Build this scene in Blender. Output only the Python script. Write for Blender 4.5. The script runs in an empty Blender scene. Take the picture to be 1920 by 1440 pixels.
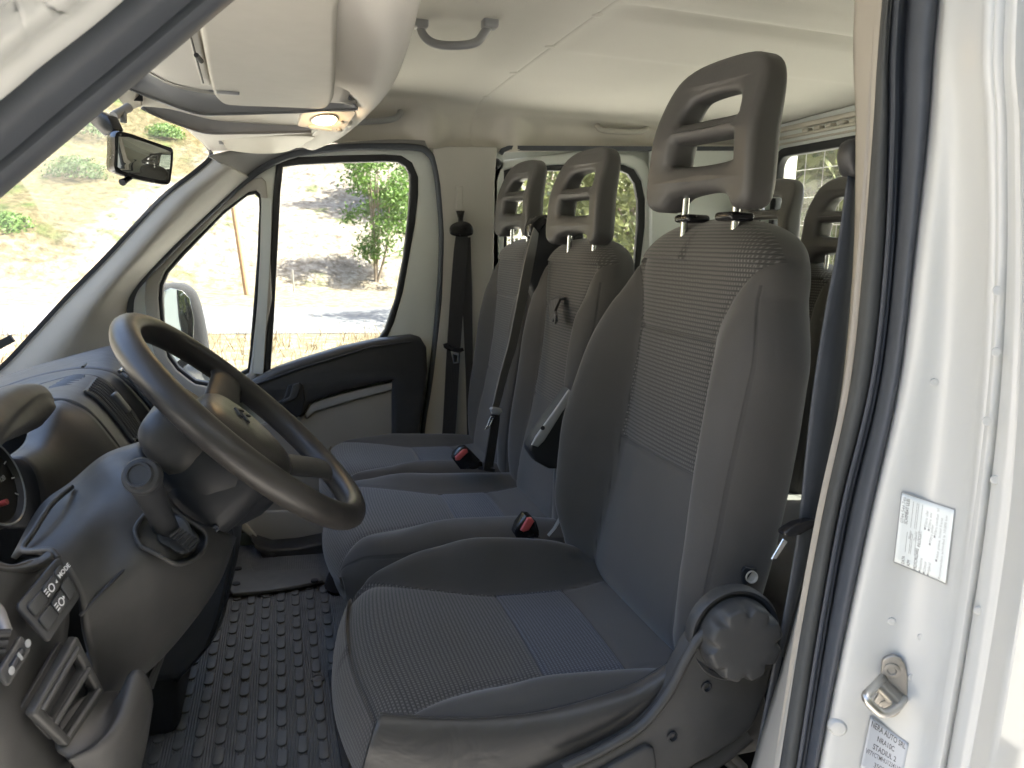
import bpy, bmesh, math, random
from mathutils import Vector, Matrix, noise
R = math.radians
random.seed(7)
scene = bpy.context.scene
col = scene.collection

# ------------------------------------------------------------------ camera
YAW, PITCH, ROLL, FPX = R(17), R(10), R(2.0), 1442.0
CAM = Vector((0, 0, 1.62))
_f = Vector((math.sin(YAW) * math.cos(PITCH), math.cos(YAW) * math.cos(PITCH), -math.sin(PITCH)))
_r = Vector((math.cos(YAW), -math.sin(YAW), 0))
_u = _r.cross(_f)
_r, _u = _r * math.cos(ROLL) + _u * math.sin(ROLL), _u * math.cos(ROLL) - _r * math.sin(ROLL)
cd = bpy.data.cameras.new('camera')
cam = bpy.data.objects.new('camera', cd)
col.objects.link(cam)
cam.matrix_world = Matrix(((_r.x, _u.x, -_f.x, CAM.x), (_r.y, _u.y, -_f.y, CAM.y), (_r.z, _u.z, -_f.z, CAM.z), (0, 0, 0, 1)))
cd.sensor_width = 36
cd.lens = 36 * FPX / 1920
cd.clip_start = 0.02
cd.clip_end = 2000
cd.dof.use_dof = True
cd.dof.focus_distance = 1.5
cd.dof.aperture_fstop = 11
scene.camera = cam

# ------------------------------------------------------------------ sky, sun, exposure
SUN_TO = Vector((0.52, -0.10, 0.85)).normalized()
w = bpy.data.worlds.new('World')
scene.world = w
w.use_nodes = True
nt = w.node_tree
sky = nt.nodes.new('ShaderNodeTexSky')
sky.sky_type = 'NISHITA'
sky.sun_disc = False
sky.sun_elevation = math.asin(SUN_TO.z)
sky.sun_rotation = math.atan2(SUN_TO.x, SUN_TO.y)
sky.dust_density = 4.0
sky.air_density = 0.8
sky.ozone_density = 0.6
bg = nt.nodes['Background']
bg.inputs[1].default_value = 0.12
nt.links.new(sky.outputs[0], bg.inputs[0])
sd = bpy.data.lights.new('sun', 'SUN')
sd.energy = 4.0
sd.angle = R(0.5)
sd.color = (1, 0.95, 0.86)
sun = bpy.data.objects.new('sun', sd)
col.objects.link(sun)
sun.rotation_euler = (-SUN_TO).to_track_quat('-Z', 'Y').to_euler()
sun.location = (0, 0, 12)
vs = scene.view_settings
vs.view_transform = 'Standard'
vs.look = 'None'
vs.gamma = 1
vs.exposure = 3.34
scene.cycles.use_denoising = True
scene.cycles.max_bounces = 14
scene.cycles.diffuse_bounces = 9
scene.cycles.transparent_max_bounces = 16
scene.cycles.sample_clamp_indirect = 6
scene.cycles.caustics_reflective = False
scene.cycles.caustics_refractive = False

# ------------------------------------------------------------------ photo pixel -> point on a known plane
def _ray(x, y):
    return _f + _r * ((x - 960) / FPX) + _u * ((720 - y) / FPX)
def QY(x, y, v):
    d = _ray(x, y); return CAM + d * ((v - CAM.y) / d.y)
def QX(x, y, v):
    d = _ray(x, y); return CAM + d * ((v - CAM.x) / d.x)
def QZ(x, y, v):
    d = _ray(x, y); return CAM + d * ((v - CAM.z) / d.z)

# ------------------------------------------------------------------ object helpers
def link(o, parent=None):
    col.objects.link(o)
    if parent is not None:
        o.parent = parent
        o.matrix_parent_inverse = Matrix.Translation(-wloc(parent))
    return o
def wloc(o):
    v = Vector(o.location)
    return v if o.type == 'EMPTY' else Vector((0, 0, 0))
def thing(name, label, cat, loc, group=None):
    o = bpy.data.objects.new(name, None)
    o.empty_display_size = 0.05
    col.objects.link(o)
    o.location = loc
    tag(o, label, cat, group)
    return o
def tag(o, label, cat, group=None, kind=None):
    if label: o['label'] = label
    if cat: o['category'] = cat
    if group: o['group'] = group
    if kind: o['kind'] = kind
    return o
def finish(o, me, mat, smooth, sharp):
    if mat is not None:
        for m in (mat if isinstance(mat, (list, tuple)) else [mat]):
            me.materials.append(m)
    if smooth:
        me.polygons.foreach_set('use_smooth', [True] * len(me.polygons))
        if sharp: me.set_sharp_from_angle(angle=R(sharp))
def mesh(name, verts, faces, mat, parent=None, smooth=True, sharp=40, uv=None, attrs=None, fmat=None):
    me = bpy.data.meshes.new(name)
    me.from_pydata([tuple(v) for v in verts], [], faces)
    if uv:
        l = me.uv_layers.new(name='UVMap')
        vi = [0] * len(me.loops)
        me.loops.foreach_get('vertex_index', vi)
        flat = []
        for i in vi: flat += uv[i]
        l.data.foreach_set('uv', flat)
    for k, vals in (attrs or {}).items():
        a = me.attributes.new(k, 'FLOAT', 'POINT')
        a.data.foreach_set('value', vals)
    o = bpy.data.objects.new(name, me)
    finish(o, me, mat, smooth, sharp)
    if fmat: me.polygons.foreach_set('material_index', fmat)
    me.update()
    return link(o, parent)

def cr(pts, n, closed=False):
    """Catmull-Rom through pts (any dimension), n samples per span."""
    P = [Vector(p) for p in pts]
    m = len(P)
    out = []
    spans = m if closed else m - 1
    for i in range(spans):
        if closed:
            a, b, c, d = P[(i - 1) % m], P[i], P[(i + 1) % m], P[(i + 2) % m]
        else:
            b, c = P[i], P[i + 1]
            a = P[i - 1] if i > 0 else b * 2 - c
            d = P[i + 2] if i + 2 < m else c * 2 - b
        for k in range(n):
            t = k / n
            out.append(0.5 * ((2 * b) + (c - a) * t + (2 * a - 5 * b + 4 * c - d) * t * t + (3 * b - a - 3 * c + d) * t ** 3))
    if not closed: out.append(P[-1].copy())
    return out

def lerp_tab(tab, x):
    if x <= tab[0][0]: return tab[0][1]
    for (a, p), (b, q) in zip(tab, tab[1:]):
        if x <= b:
            t = (x - a) / (b - a)
            return p + (q - p) * t
    return tab[-1][1]
def smooth_tab(tab, x):
    if x <= tab[0][0]: return tab[0][1]
    n = len(tab)
    for i in range(n - 1):
        a, p = tab[i]; b, q = tab[i + 1]
        if x <= b:
            t = (x - a) / (b - a)
            def sl(j):
                if j == 0: return (tab[1][1] - tab[0][1]) / (tab[1][0] - tab[0][0])
                if j == n - 1: return (tab[-1][1] - tab[-2][1]) / (tab[-1][0] - tab[-2][0])
                s1 = (tab[j][1] - tab[j - 1][1]) / (tab[j][0] - tab[j - 1][0]); s2 = (tab[j + 1][1] - tab[j][1]) / (tab[j + 1][0] - tab[j][0])
                return 0 if s1 * s2 <= 0 else 2 * s1 * s2 / (s1 + s2)
            h = b - a
            m0, m1 = sl(i) * h, sl(i + 1) * h
            return (2*t**3 - 3*t*t + 1)*p + (t**3 - 2*t*t + t)*m0 + (-2*t**3 + 3*t*t)*q + (t**3 - t*t)*m1
    return tab[-1][1]
def sstep(a, b, x):
    t = max(0.0, min(1.0, (x - a) / (b - a)))
    return t * t * (3 - 2 * t)

def patch(name, rows, mat, parent=None, nu=8, nv=8, thick=0.0, offset=-1, curved=True, sharp=50, uv=False, smooth=True):
    """surface through a net of points; rows of equal length"""
    if curved:
        rr = [cr(r, nu) for r in rows]
        cols = [cr([r[i] for r in rr], nv) for i in range(len(rr[0]))]
        g = [[c[j] for c in cols] for j in range(len(cols[0]))]
    else:
        g = [[Vector(p) for p in r] for r in rows]
    h, wd = len(g), len(g[0])
    verts = [p for r in g for p in r]
    faces = [(j * wd + i, j * wd + i + 1, (j + 1) * wd + i + 1, (j + 1) * wd + i) for j in range(h - 1) for i in range(wd - 1)]
    o = mesh(name, verts, faces, mat, parent, smooth, sharp)
    if thick:
        s = o.modifiers.new('s', 'SOLIDIFY'); s.thickness = thick; s.offset = offset
    return o

def slab(name, outer, holes, t, bev, mat, parent=None, fmap=None, res=2, sharp=40, w0=0.0):
    """flat shape with holes, thickness t along w, rounded edges; fmap(u,v,w)->xyz"""
    cu = bpy.data.curves.new('tmp', 'CURVE')
    cu.dimensions = '2D'
    cu.fill_mode = 'BOTH'
    cu.extrude = max(t / 2 - bev, 0)
    cu.bevel_depth = bev
    cu.bevel_resolution = res
    cu.offset = -bev
    for poly in [outer] + list(holes):
        s = cu.splines.new('POLY')
        s.points.add(len(poly) - 1)
        for i, p in enumerate(poly): s.points[i].co = (p[0], p[1], 0, 1)
        s.use_cyclic_u = True
    ob = bpy.data.objects.new('tmp', cu)
    me = bpy.data.meshes.new_from_object(ob)
    bpy.data.objects.remove(ob); bpy.data.curves.remove(cu)
    me.name = name
    me.materials.clear()
    if fmap:
        for v in me.vertices: v.co = fmap(v.co.x, v.co.y, v.co.z + w0)
    bm = bmesh.new(); bm.from_mesh(me)
    bmesh.ops.remove_doubles(bm, verts=bm.verts, dist=1e-5)
    bmesh.ops.recalc_face_normals(bm, faces=bm.faces)
    bm.to_mesh(me); bm.free()
    o = bpy.data.objects.new(name, me)
    finish(o, me, mat, True, sharp)
    return link(o, parent)

def frames(path):
    P = [Vector(p) for p in path]
    T = []
    for i in range(len(P)):
        a = P[max(i - 1, 0)]; b = P[min(i + 1, len(P) - 1)]
        T.append((b - a).normalized())
    n = T[0].orthogonal().normalized()
    out = []
    for i, t in enumerate(T):
        n = (n - t * n.dot(t)).normalized()
        out.append((P[i], t, n, t.cross(n)))
    return out
def tube(name, path, rad, mat, parent=None, seg=16, closed=False, cap=True, sharp=50):
    P = [Vector(p) for p in path]
    n = len(P)
    rads = rad if isinstance(rad, (list, tuple)) else [rad] * n
    verts, faces = [], []
    if closed:
        cen = sum(P, Vector()) / n
        nrm = (P[0] - cen).cross(P[n // 4] - cen).normalized()
        fr = []
        for i in range(n):
            t = (P[(i + 1) % n] - P[i - 1]).normalized()
            fr.append((P[i], t, nrm, t.cross(nrm)))
    else:
        fr = frames(P)
    for i, (p, t, a, b) in enumerate(fr):
        for k in range(seg):
            th = 2 * math.pi * k / seg
            verts.append(p + (a * math.cos(th) + b * math.sin(th)) * rads[i])
    m = n if closed else n - 1
    for i in range(m):
        j = (i + 1) % n
        for k in range(seg):
            l = (k + 1) % seg
            faces.append((i * seg + k, i * seg + l, j * seg + l, j * seg + k))
    if cap and not closed:
        faces.append(tuple(range(seg))[::-1])
        faces.append(tuple((n - 1) * seg + k for k in range(seg)))
    return mesh(name, verts, faces, mat, parent, True, sharp)
def strip(name, path, wdirs, width, t, mat, parent=None, sharp=40, uv=True):
    """belt-like ribbon of rectangular section; wdirs: one Vector or a list"""
    P = [Vector(p) for p in path]
    n = len(P)
    ws = width if isinstance(width, (list, tuple)) else [width] * n
    verts, faces, uvs = [], [], []
    L = 0
    for i in range(n):
        a = P[max(i - 1, 0)]; b = P[min(i + 1, n - 1)]
        tg = (b - a).normalized()
        wd = Vector(wdirs[i] if isinstance(wdirs, list) else wdirs)
        wd = (wd - tg * wd.dot(tg)).normalized()
        nr = tg.cross(wd)
        if i: L += (P[i] - P[i - 1]).length
        e = ws[i] / 2
        for sx, sn in ((-1, -1), (1, -1), (1, 1), (-1, 1)):
            verts.append(P[i] + wd * e * sx + nr * (t / 2) * sn)
            uvs.append((sx * e, L))
    for i in range(n - 1):
        for k in range(4):
            l = (k + 1) % 4
            faces.append((i * 4 + k, i * 4 + l, i * 4 + 4 + l, i * 4 + 4 + k))
    faces.append((3, 2, 1, 0)); faces.append(tuple((n - 1) * 4 + k for k in range(4)))
    return mesh(name, verts, faces, mat, parent, True, sharp, uv=uvs)
def smooth_rings(rings, n=4):
    cols_ = [cr([r[k] for r in rings], n) for k in range(len(rings[0]))]
    return [[c[j] for c in cols_] for j in range(len(cols_[0]))]
def loft(name, rings, mat, parent=None, caps=True, sharp=50, smooth=True):
    n = len(rings[0])
    verts = [v for r in rings for v in r]
    faces = []
    for j in range(len(rings) - 1):
        for k in range(n):
            l = (k + 1) % n
            faces.append((j * n + k, j * n + l, (j + 1) * n + l, (j + 1) * n + k))
    if caps:
        faces.append(tuple(range(n))[::-1]); faces.append(tuple((len(rings) - 1) * n + k for k in range(n)))
    return mesh(name, verts, faces, mat, parent, smooth, sharp)
def rbox(name, c, size, bev, mat, parent=None, rot=None, seg=3):
    bm = bmesh.new()
    bmesh.ops.create_cube(bm, size=1)
    for v in bm.verts: v.co = Vector((v.co.x * size[0], v.co.y * size[1], v.co.z * size[2]))
    if bev: bmesh.ops.bevel(bm, geom=bm.edges[:], offset=bev, segments=seg, affect='EDGES', profile=0.5)
    M = Matrix.Translation(c) @ (rot.to_4x4() if rot else Matrix())
    bm.transform(M)
    me = bpy.data.meshes.new(name); bm.to_mesh(me); bm.free()
    o = bpy.data.objects.new(name, me)
    finish(o, me, mat, True, 40)
    return link(o, parent)
def basis(xa, ya):
    """rotation matrix with local x along xa, local y near ya"""
    x = Vector(xa).normalized(); z = x.cross(Vector(ya)).normalized(); y = z.cross(x)
    return Matrix((x, y, z)).transposed()
def lathe(name, prof, c, axis, mat, parent=None, seg=32, sharp=40):
    """prof: list of (radius, height along axis)"""
    a = Vector(axis).normalized(); u = a.orthogonal().normalized(); v = a.cross(u)
    c = Vector(c)
    rings = [[c + a * h + (u * math.cos(2 * math.pi * k / seg) + v * math.sin(2 * math.pi * k / seg)) * max(r, 1e-5) for k in range(seg)] for r, h in prof]
    return loft(name, rings, mat, parent, True, sharp)
def rrect(w, h, r, n=5, cx=0, cy=0):
    out = []
    for sx, sy, a0 in ((1, 1, 0), (-1, 1, 90), (-1, -1, 180), (1, -1, 270)):
        for k in range(n + 1):
            a = R(a0 + 90 * k / n)
            out.append((cx + sx * (w / 2 - r) + r * math.cos(a), cy + sy * (h / 2 - r) + r * math.sin(a)))
    return out
def text(name, s, size, org, right, up, mat, parent, align='LEFT', depth=0.0002, bold=0.0):
    cu = bpy.data.curves.new('tmp', 'FONT')
    cu.body = s; cu.size = size; cu.align_x = align; cu.extrude = depth; cu.offset = bold
    ob = bpy.data.objects.new('tmp', cu)
    me = bpy.data.meshes.new_from_object(ob)
    bpy.data.objects.remove(ob); bpy.data.curves.remove(cu)
    me.name = name
    me.materials.clear()
    r_, u_ = Vector(right), Vector(up); n_ = r_.cross(u_).normalized(); org = Vector(org)
    for v in me.vertices: v.co = org + r_ * v.co.x + u_ * v.co.y + n_ * v.co.z
    me.materials.append(mat)
    o = bpy.data.objects.new(name, me)
    return link(o, parent)

# ------------------------------------------------------------------ materials
class NB:
    def __init__(s, name):
        s.m = bpy.data.materials.new(name); s.m.use_nodes = True
        s.t = s.m.node_tree; s.b = s.t.nodes['Principled BSDF']; s.out = s.t.nodes['Material Output']
    def n(s, kind, **kw):
        x = s.t.nodes.new('ShaderNode' + kind)
        for k, v in kw.items(): setattr(x, k, v)
        return x
    def l(s, a, b): s.t.links.new(a, b)
    def val(s, sock, v):
        if hasattr(v, 'is_linked') or isinstance(v, bpy.types.NodeSocket): s.l(v, sock)
        else: sock.default_value = v
    def math(s, op, a, b=0.0, c=None):
        x = s.n('Math', operation=op)
        s.val(x.inputs[0], a); s.val(x.inputs[1], b)
        if c is not None: s.val(x.inputs[2], c)
        return x.outputs[0]
    def mix(s, f, a, b):
        x = s.n('Mix', data_type='RGBA')
        s.val(x.inputs[0], f); s.val(x.inputs[6], a if not isinstance(a, tuple) else (*a, 1)); s.val(x.inputs[7], b if not isinstance(b, tuple) else (*b, 1))
        return x.outputs[2]
    def noise(s, scale, detail=3, rough=0.5, co=None, dist=0.0):
        x = s.n('TexNoise'); x.inputs['Scale'].default_value = scale; x.inputs['Detail'].default_value = detail; x.inputs['Roughness'].default_value = rough; x.inputs['Distortion'].default_value = dist
        s.l(co if co else s.obj(), x.inputs['Vector'])
        return x.outputs[0]
    def obj(s):
        if not hasattr(s, '_o'): s._o = s.n('TexCoord').outputs['Object']
        return s._o
    def geo(s):
        return s.n('NewGeometry').outputs['Position']
    def ramp(s, f, stops):
        x = s.n('ValToRGB'); s.l(f, x.inputs[0])
        e = x.color_ramp.elements
        while len(e) < len(stops): e.new(0.5)
        for k, (p, c) in enumerate(stops):
            e[k].position = p; e[k].color = (*c, 1) if len(c) == 3 else c
        return x.outputs[0]
    def attr(s, name):
        return s.n('Attribute', attribute_name=name).outputs['Fac']
    def bump(s, h, strength=0.3, dist=0.001, prev=None):
        x = s.n('Bump'); x.inputs['Strength'].default_value = strength; x.inputs['Distance'].default_value = dist
        s.l(h, x.inputs['Height'])
        if prev: s.l(prev, x.inputs['Normal'])
        s.l(x.outputs[0], s.b.inputs['Normal'])
        return x.outputs[0]
    def set(s, **kw):
        names = dict(color='Base Color', rough='Roughness', metal='Metallic', spec='Specular IOR Level', sheen='Sheen Weight', coat='Coat Weight', coat_r='Coat Roughness', alpha='Alpha', emit='Emission Color', es='Emission Strength', trans='Transmission Weight', ior='IOR')
        for k, v in kw.items():
            sock = s.b.inputs[names[k]]
            if isinstance(v, tuple): v = (*v, 1) if len(v) == 3 else v
            s.val(sock, v)
        return s

def plastic(name, c, rough=0.5, grain=0.12, scale=1400, var=0.12, spec=0.5, dust=0.0):
    b = NB(name)
    n1 = b.noise(9, 4, 0.6)
    cc = tuple(min(1, x * (1 + var)) for x in c); cb = tuple(x * (1 - var) for x in c)
    colr = b.mix(b.math('SUBTRACT', n1, 0.0), cb, cc)
    if dust:
        d = b.noise(26, 5, 0.7)
        colr = b.mix(b.math('MULTIPLY', b.math('POWER', d, 3.0), dust), colr, (0.32, 0.31, 0.28))
    b.set(color=colr, spec=spec)
    rn = b.noise(40, 3)
    b.set(rough=b.math('ADD', b.math('MULTIPLY', rn, 0.16), rough - 0.08))
    if grain: b.bump(b.noise(scale, 2), grain, 0.0006)
    return b.m
M = {}
M['dash'] = plastic('dash_plastic', (0.043, 0.043, 0.044), 0.50, 0.25, 900, 0.15, dust=0.10)
M['dash_smooth'] = plastic('dash_smooth', (0.033, 0.034, 0.036), 0.46, 0.15, 1200, 0.12, dust=0.08)
M['black'] = plastic('black_plastic', (0.018, 0.020, 0.024), 0.5, 0.2, 1100, 0.2)
M['gloss_black'] = plastic('gloss_black', (0.012, 0.012, 0.014), 0.25, 0.0)
M['shield'] = plastic('seat_shield_plastic', (0.041, 0.042, 0.043), 0.50, 0.25, 1000, 0.12, dust=0.12)
M['wheel'] = plastic('wheel_polyurethane', (0.040, 0.037, 0.035), 0.36, 0.45, 800, 0.25)
M['foam'] = plastic('headrest_skin', (0.070, 0.068, 0.066), 0.48, 0.3, 900, 0.1)
M['rubber'] = plastic('seal_rubber', (0.052, 0.060, 0.074), 0.6, 0.2, 600, 0.2, dust=0.05)
M['flock'] = plastic('seal_flock', (0.066, 0.070, 0.070), 0.95, 0.6, 500, 0.3)
M['beige'] = plastic('beige_plastic', (0.39, 0.375, 0.335), 0.55, 0.2, 1000, 0.06)
M['cream'] = plastic('cream_plastic', (0.50, 0.47, 0.405), 0.5, 0.15, 1000, 0.05)
M['greyplastic'] = plastic('grey_plastic', (0.27, 0.27, 0.275), 0.55, 0.2, 1000, 0.06)
M['greybeige'] = plastic('grey_beige_plastic', (0.42, 0.41, 0.38), 0.55, 0.2, 1000, 0.06)
M['handle'] = plastic('handle_plastic', (0.34, 0.345, 0.35), 0.4, 0.1, 1000, 0.05)
M['red'] = plastic('red_button', (0.55, 0.10, 0.10), 0.4, 0.0, 500, 0.1)
M['mat'] = plastic('mat_rubber', (0.115, 0.118, 0.122), 0.55, 0.3, 300, 0.3, dust=0.35)
M['doorcloth'] = plastic('door_cloth', (0.25, 0.24, 0.22), 0.8, 0.3, 900, 0.08)
M['pillar'] = plastic('pillar_plastic', (0.36, 0.335, 0.29), 0.6, 0.2, 1000, 0.05)
M['carpet'] = plastic('black_carpet', (0.012, 0.012, 0.014), 0.95, 0.6, 700, 0.3)

def paint(name, c, dirt=0.12):
    b = NB(name)
    n1 = b.noise(5, 5, 0.65)
    b.set(color=b.mix(b.math('MULTIPLY', b.math('POWER', n1, 2.5), dirt * 3), c, (0.45, 0.43, 0.38)), rough=0.3, coat=0.4, coat_r=0.35)
    b.bump(b.noise(60, 2), 0.03, 0.001)
    return b.m
M['white'] = paint('white_paint', (0.46, 0.475, 0.468))
M['doorpaint'] = paint('door_paint', (0.62, 0.66, 0.64))
def metal(name, c, rough):
    b = NB(name)
    n = b.noise(90, 4)
    b.set(color=b.mix(n, tuple(x * 0.75 for x in c), c), metal=1.0, rough=b.math('ADD', b.math('MULTIPLY', n, 0.25), rough - 0.1))
    return b.m
M['steel'] = metal('steel', (0.62, 0.61, 0.58), 0.35)
M['dullsteel'] = metal('dull_steel', (0.46, 0.44, 0.40), 0.5)
M['chrome'] = metal('chrome', (0.8, 0.8, 0.8), 0.18)

def fabric(name, zones):
    b = NB(name)
    uv = b.n('UVMap').outputs[0]
    sp = b.n('SeparateXYZ'); b.l(uv, sp.inputs[0])
    u, v = sp.outputs[0], sp.outputs[1]
    weave = b.noise(2600, 2)
    plain = b.mix(b.noise(14, 4), (0.071, 0.068, 0.064), (0.094, 0.090, 0.085))
    plain = b.mix(b.math('MULTIPLY', weave, 0.5), plain, (0.045, 0.046, 0.05))
    h = weave
    colr = plain
    if zones:
        wob = b.math('MULTIPLY', b.math('SUBTRACT', b.noise(60, 2), 0.5), 0.0016)
        vv = b.math('ADD', v, wob)
        def pat(rowh, pit, dark, mid, light):
            row = b.math('DIVIDE', vv, rowh)
            fr = b.math('FRACT', row)
            fl = b.math('FLOOR', row)
            uu = b.math('FRACT', b.math('ADD', b.math('DIVIDE', u, pit), b.math('MULTIPLY', fl, 0.5)))
            dash = b.math('MULTIPLY', b.math('LESS_THAN', b.math('ABSOLUTE', b.math('SUBTRACT', uu, 0.5)), 0.2),
                          b.math('LESS_THAN', b.math('ABSOLUTE', b.math('SUBTRACT', fr, 0.58)), 0.24))
            line = b.math('LESS_THAN', fr, 0.2)
            nz = b.noise(500, 2)
            c1 = b.mix(b.math('MULTIPLY', dash, b.math('ADD', 0.25, nz)), mid, light)
            c1 = b.mix(line, c1, dark)
            hh = b.math('ADD', b.math('MULTIPLY', dash, 1.0), b.math('MULTIPLY', line, -1.0))
            return c1, hh
        c1, h1 = pat(0.0072, 0.0052, (0.032, 0.033, 0.035), (0.065, 0.063, 0.061), (0.160, 0.157, 0.152))
        z1 = b.math('GREATER_THAN', b.attr('zone'), 0.0)
        colr = b.mix(z1, colr, c1)
        h = b.math('ADD', b.math('MULTIPLY', h1, z1), b.math('MULTIPLY', weave, 0.5))
        if zones == 2:
            c2, h2 = pat(0.0060, 0.0043, (0.034, 0.037, 0.048), (0.056, 0.062, 0.078), (0.150, 0.158, 0.18))
            z2 = b.math('GREATER_THAN', b.attr('zone2'), 0.0)
            colr = b.mix(z2, colr, c2)
            h = b.math('ADD', h, b.math('MULTIPLY', b.math('SUBTRACT', h2, h1), z2))
        seam = b.math('SUBTRACT', 1.0, b.math('MINIMUM', 1.0, b.math('DIVIDE', b.attr('seam'), 0.0022)))
        h = b.math('SUBTRACT', h, b.math('MULTIPLY', seam, 5.0))
        colr = b.mix(b.math('MULTIPLY', seam, 0.6), colr, (0.012, 0.012, 0.013))
    dust = b.math('MULTIPLY', b.math('POWER', b.noise(700, 2, 0.8), 6.0), 0.5)
    colr = b.mix(dust, colr, (0.25, 0.24, 0.22))
    b.set(color=colr, rough=0.85, sheen=0.25, spec=0.25)
    b.bump(h, 0.35, 0.0008)
    return b.m
M['fab_back'] = fabric('seat_fabric_back', 1)
M['fab_cushion'] = fabric('seat_fabric_cushion', 2)
M['fab_plain'] = fabric('seat_fabric_plain', 0)
def vinyl():
    b = NB('seat_vinyl')
    b.set(color=b.mix(b.noise(12, 4), (0.036, 0.036, 0.036), (0.052, 0.051, 0.050)), rough=0.42, spec=0.5)
    n = b.noise(13, 3, 0.5, dist=0.8)
    b.bump(b.math('ADD', b.math('MULTIPLY', n, 1.0), b.math('MULTIPLY', b.noise(1500, 2), 0.02)), 0.45, 0.012)
    return b.m
M['vinyl'] = vinyl()
def webbing():
    b = NB('belt_webbing')
    uv = b.n('UVMap').outputs[0]
    sp = b.n('SeparateXYZ'); b.l(uv, sp.inputs[0])
    s = b.math('SINE', b.math('MULTIPLY', sp.outputs[0], 2 * math.pi / 0.006))
    s2 = b.math('SINE', b.math('MULTIPLY', sp.outputs[1], 2 * math.pi / 0.003))
    b.set(color=b.mix(b.noise(300, 2), (0.020, 0.020, 0.023), (0.036, 0.036, 0.040)), rough=0.6, sheen=0.2)
    b.bump(b.math('ADD', s, b.math('MULTIPLY', s2, 0.3)), 0.3, 0.0006)
    return b.m
M['web'] = webbing()
M['web_grey'] = plastic('grey_webbing', (0.19, 0.19, 0.185), 0.7, 0.5, 900, 0.15)
def headliner():
    b = NB('headliner_fabric')
    n = b.noise(5, 4, 0.6)
    fine = b.noise(1100, 2)
    c = b.mix(n, (0.55, 0.53, 0.485), (0.61, 0.59, 0.54))
    c = b.mix(b.math('MULTIPLY', fine, 0.3), c, (0.43, 0.405, 0.36))
    b.set(color=c, rough=0.95, sheen=0.2, spec=0.2)
    b.bump(fine, 0.4, 0.0008)
    return b.m
M['liner'] = headliner()
def glass(name, dirt, tint=(0.93, 0.96, 0.94)):
    b = NB(name)
    tr = b.n('BsdfTransparent'); tr.inputs[0].default_value = (*tint, 1)
    gl = b.n('BsdfGlossy'); gl.inputs[1].default_value = 0.02
    lw = b.n('LayerWeight'); lw.inputs[0].default_value = 0.5
    fr = b.math('ADD', 0.010, b.math('MULTIPLY', b.math('POWER', lw.outputs['Facing'], 5.0), 0.6))
    m1 = b.n('MixShader'); b.l(fr, m1.inputs[0]); b.l(tr.outputs[0], m1.inputs[1]); b.l(gl.outputs[0], m1.inputs[2])
    df = b.n('BsdfTranslucent'); df.inputs[0].default_value = (0.8, 0.78, 0.7, 1)
    m2 = b.n('MixShader')
    d = b.noise(7, 5, 0.65)
    b.l(b.math('MULTIPLY', b.math('ADD', b.math('POWER', d, 2.0), 0.25), dirt), m2.inputs[0])
    b.l(m1.outputs[0], m2.inputs[1]); b.l(df.outputs[0], m2.inputs[2])
    b.l(m2.outputs[0], b.out.inputs[0])
    return b.m
M['windscreen'] = glass('dusty_windscreen_glass', 0.12)
M['glass'] = glass('window_glass', 0.012)
M['glass_dark'] = glass('rear_window_glass', 0.05, (0.88, 0.92, 0.88))
def mirror():
    b = NB('mirror_glass'); b.set(color=(0.55, 0.58, 0.56), metal=1.0, rough=0.03)
    b.bump(b.noise(6, 2), 0.01, 0.002); return b.m
M['mirror'] = mirror()
def screen():
    b = NB('radio_glass'); b.set(color=(0.02, 0.025, 0.02), rough=0.08, spec=1.0); return b.m
M['screen'] = screen()
def lamp():
    b = NB('lamp_lens'); b.set(color=(1, 0.86, 0.6), rough=0.3, emit=(1.0, 0.66, 0.30), es=9.0); return b.m
M['lamp'] = lamp()
def flat(name, c, rough=0.6):
    b = NB(name); b.set(color=b.mix(b.noise(30, 2), tuple(x * 0.9 for x in c), c), rough=rough); return b.m
M['print'] = flat('black_print', (0.05, 0.05, 0.05))
M['print_grey'] = flat('grey_print', (0.30, 0.31, 0.31))
M['print_white'] = flat('white_print', (0.75, 0.75, 0.75))
M['sticker'] = flat('sticker_paper', (0.72, 0.76, 0.75), 0.35)
M['foil'] = flat('sticker_foil', (0.40, 0.43, 0.47), 0.3)
M['gauge'] = flat('gauge_face', (0.012, 0.012, 0.014), 0.4)
M['gauge_ring'] = flat('gauge_ring', (0.25, 0.27, 0.28), 0.3)
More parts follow.
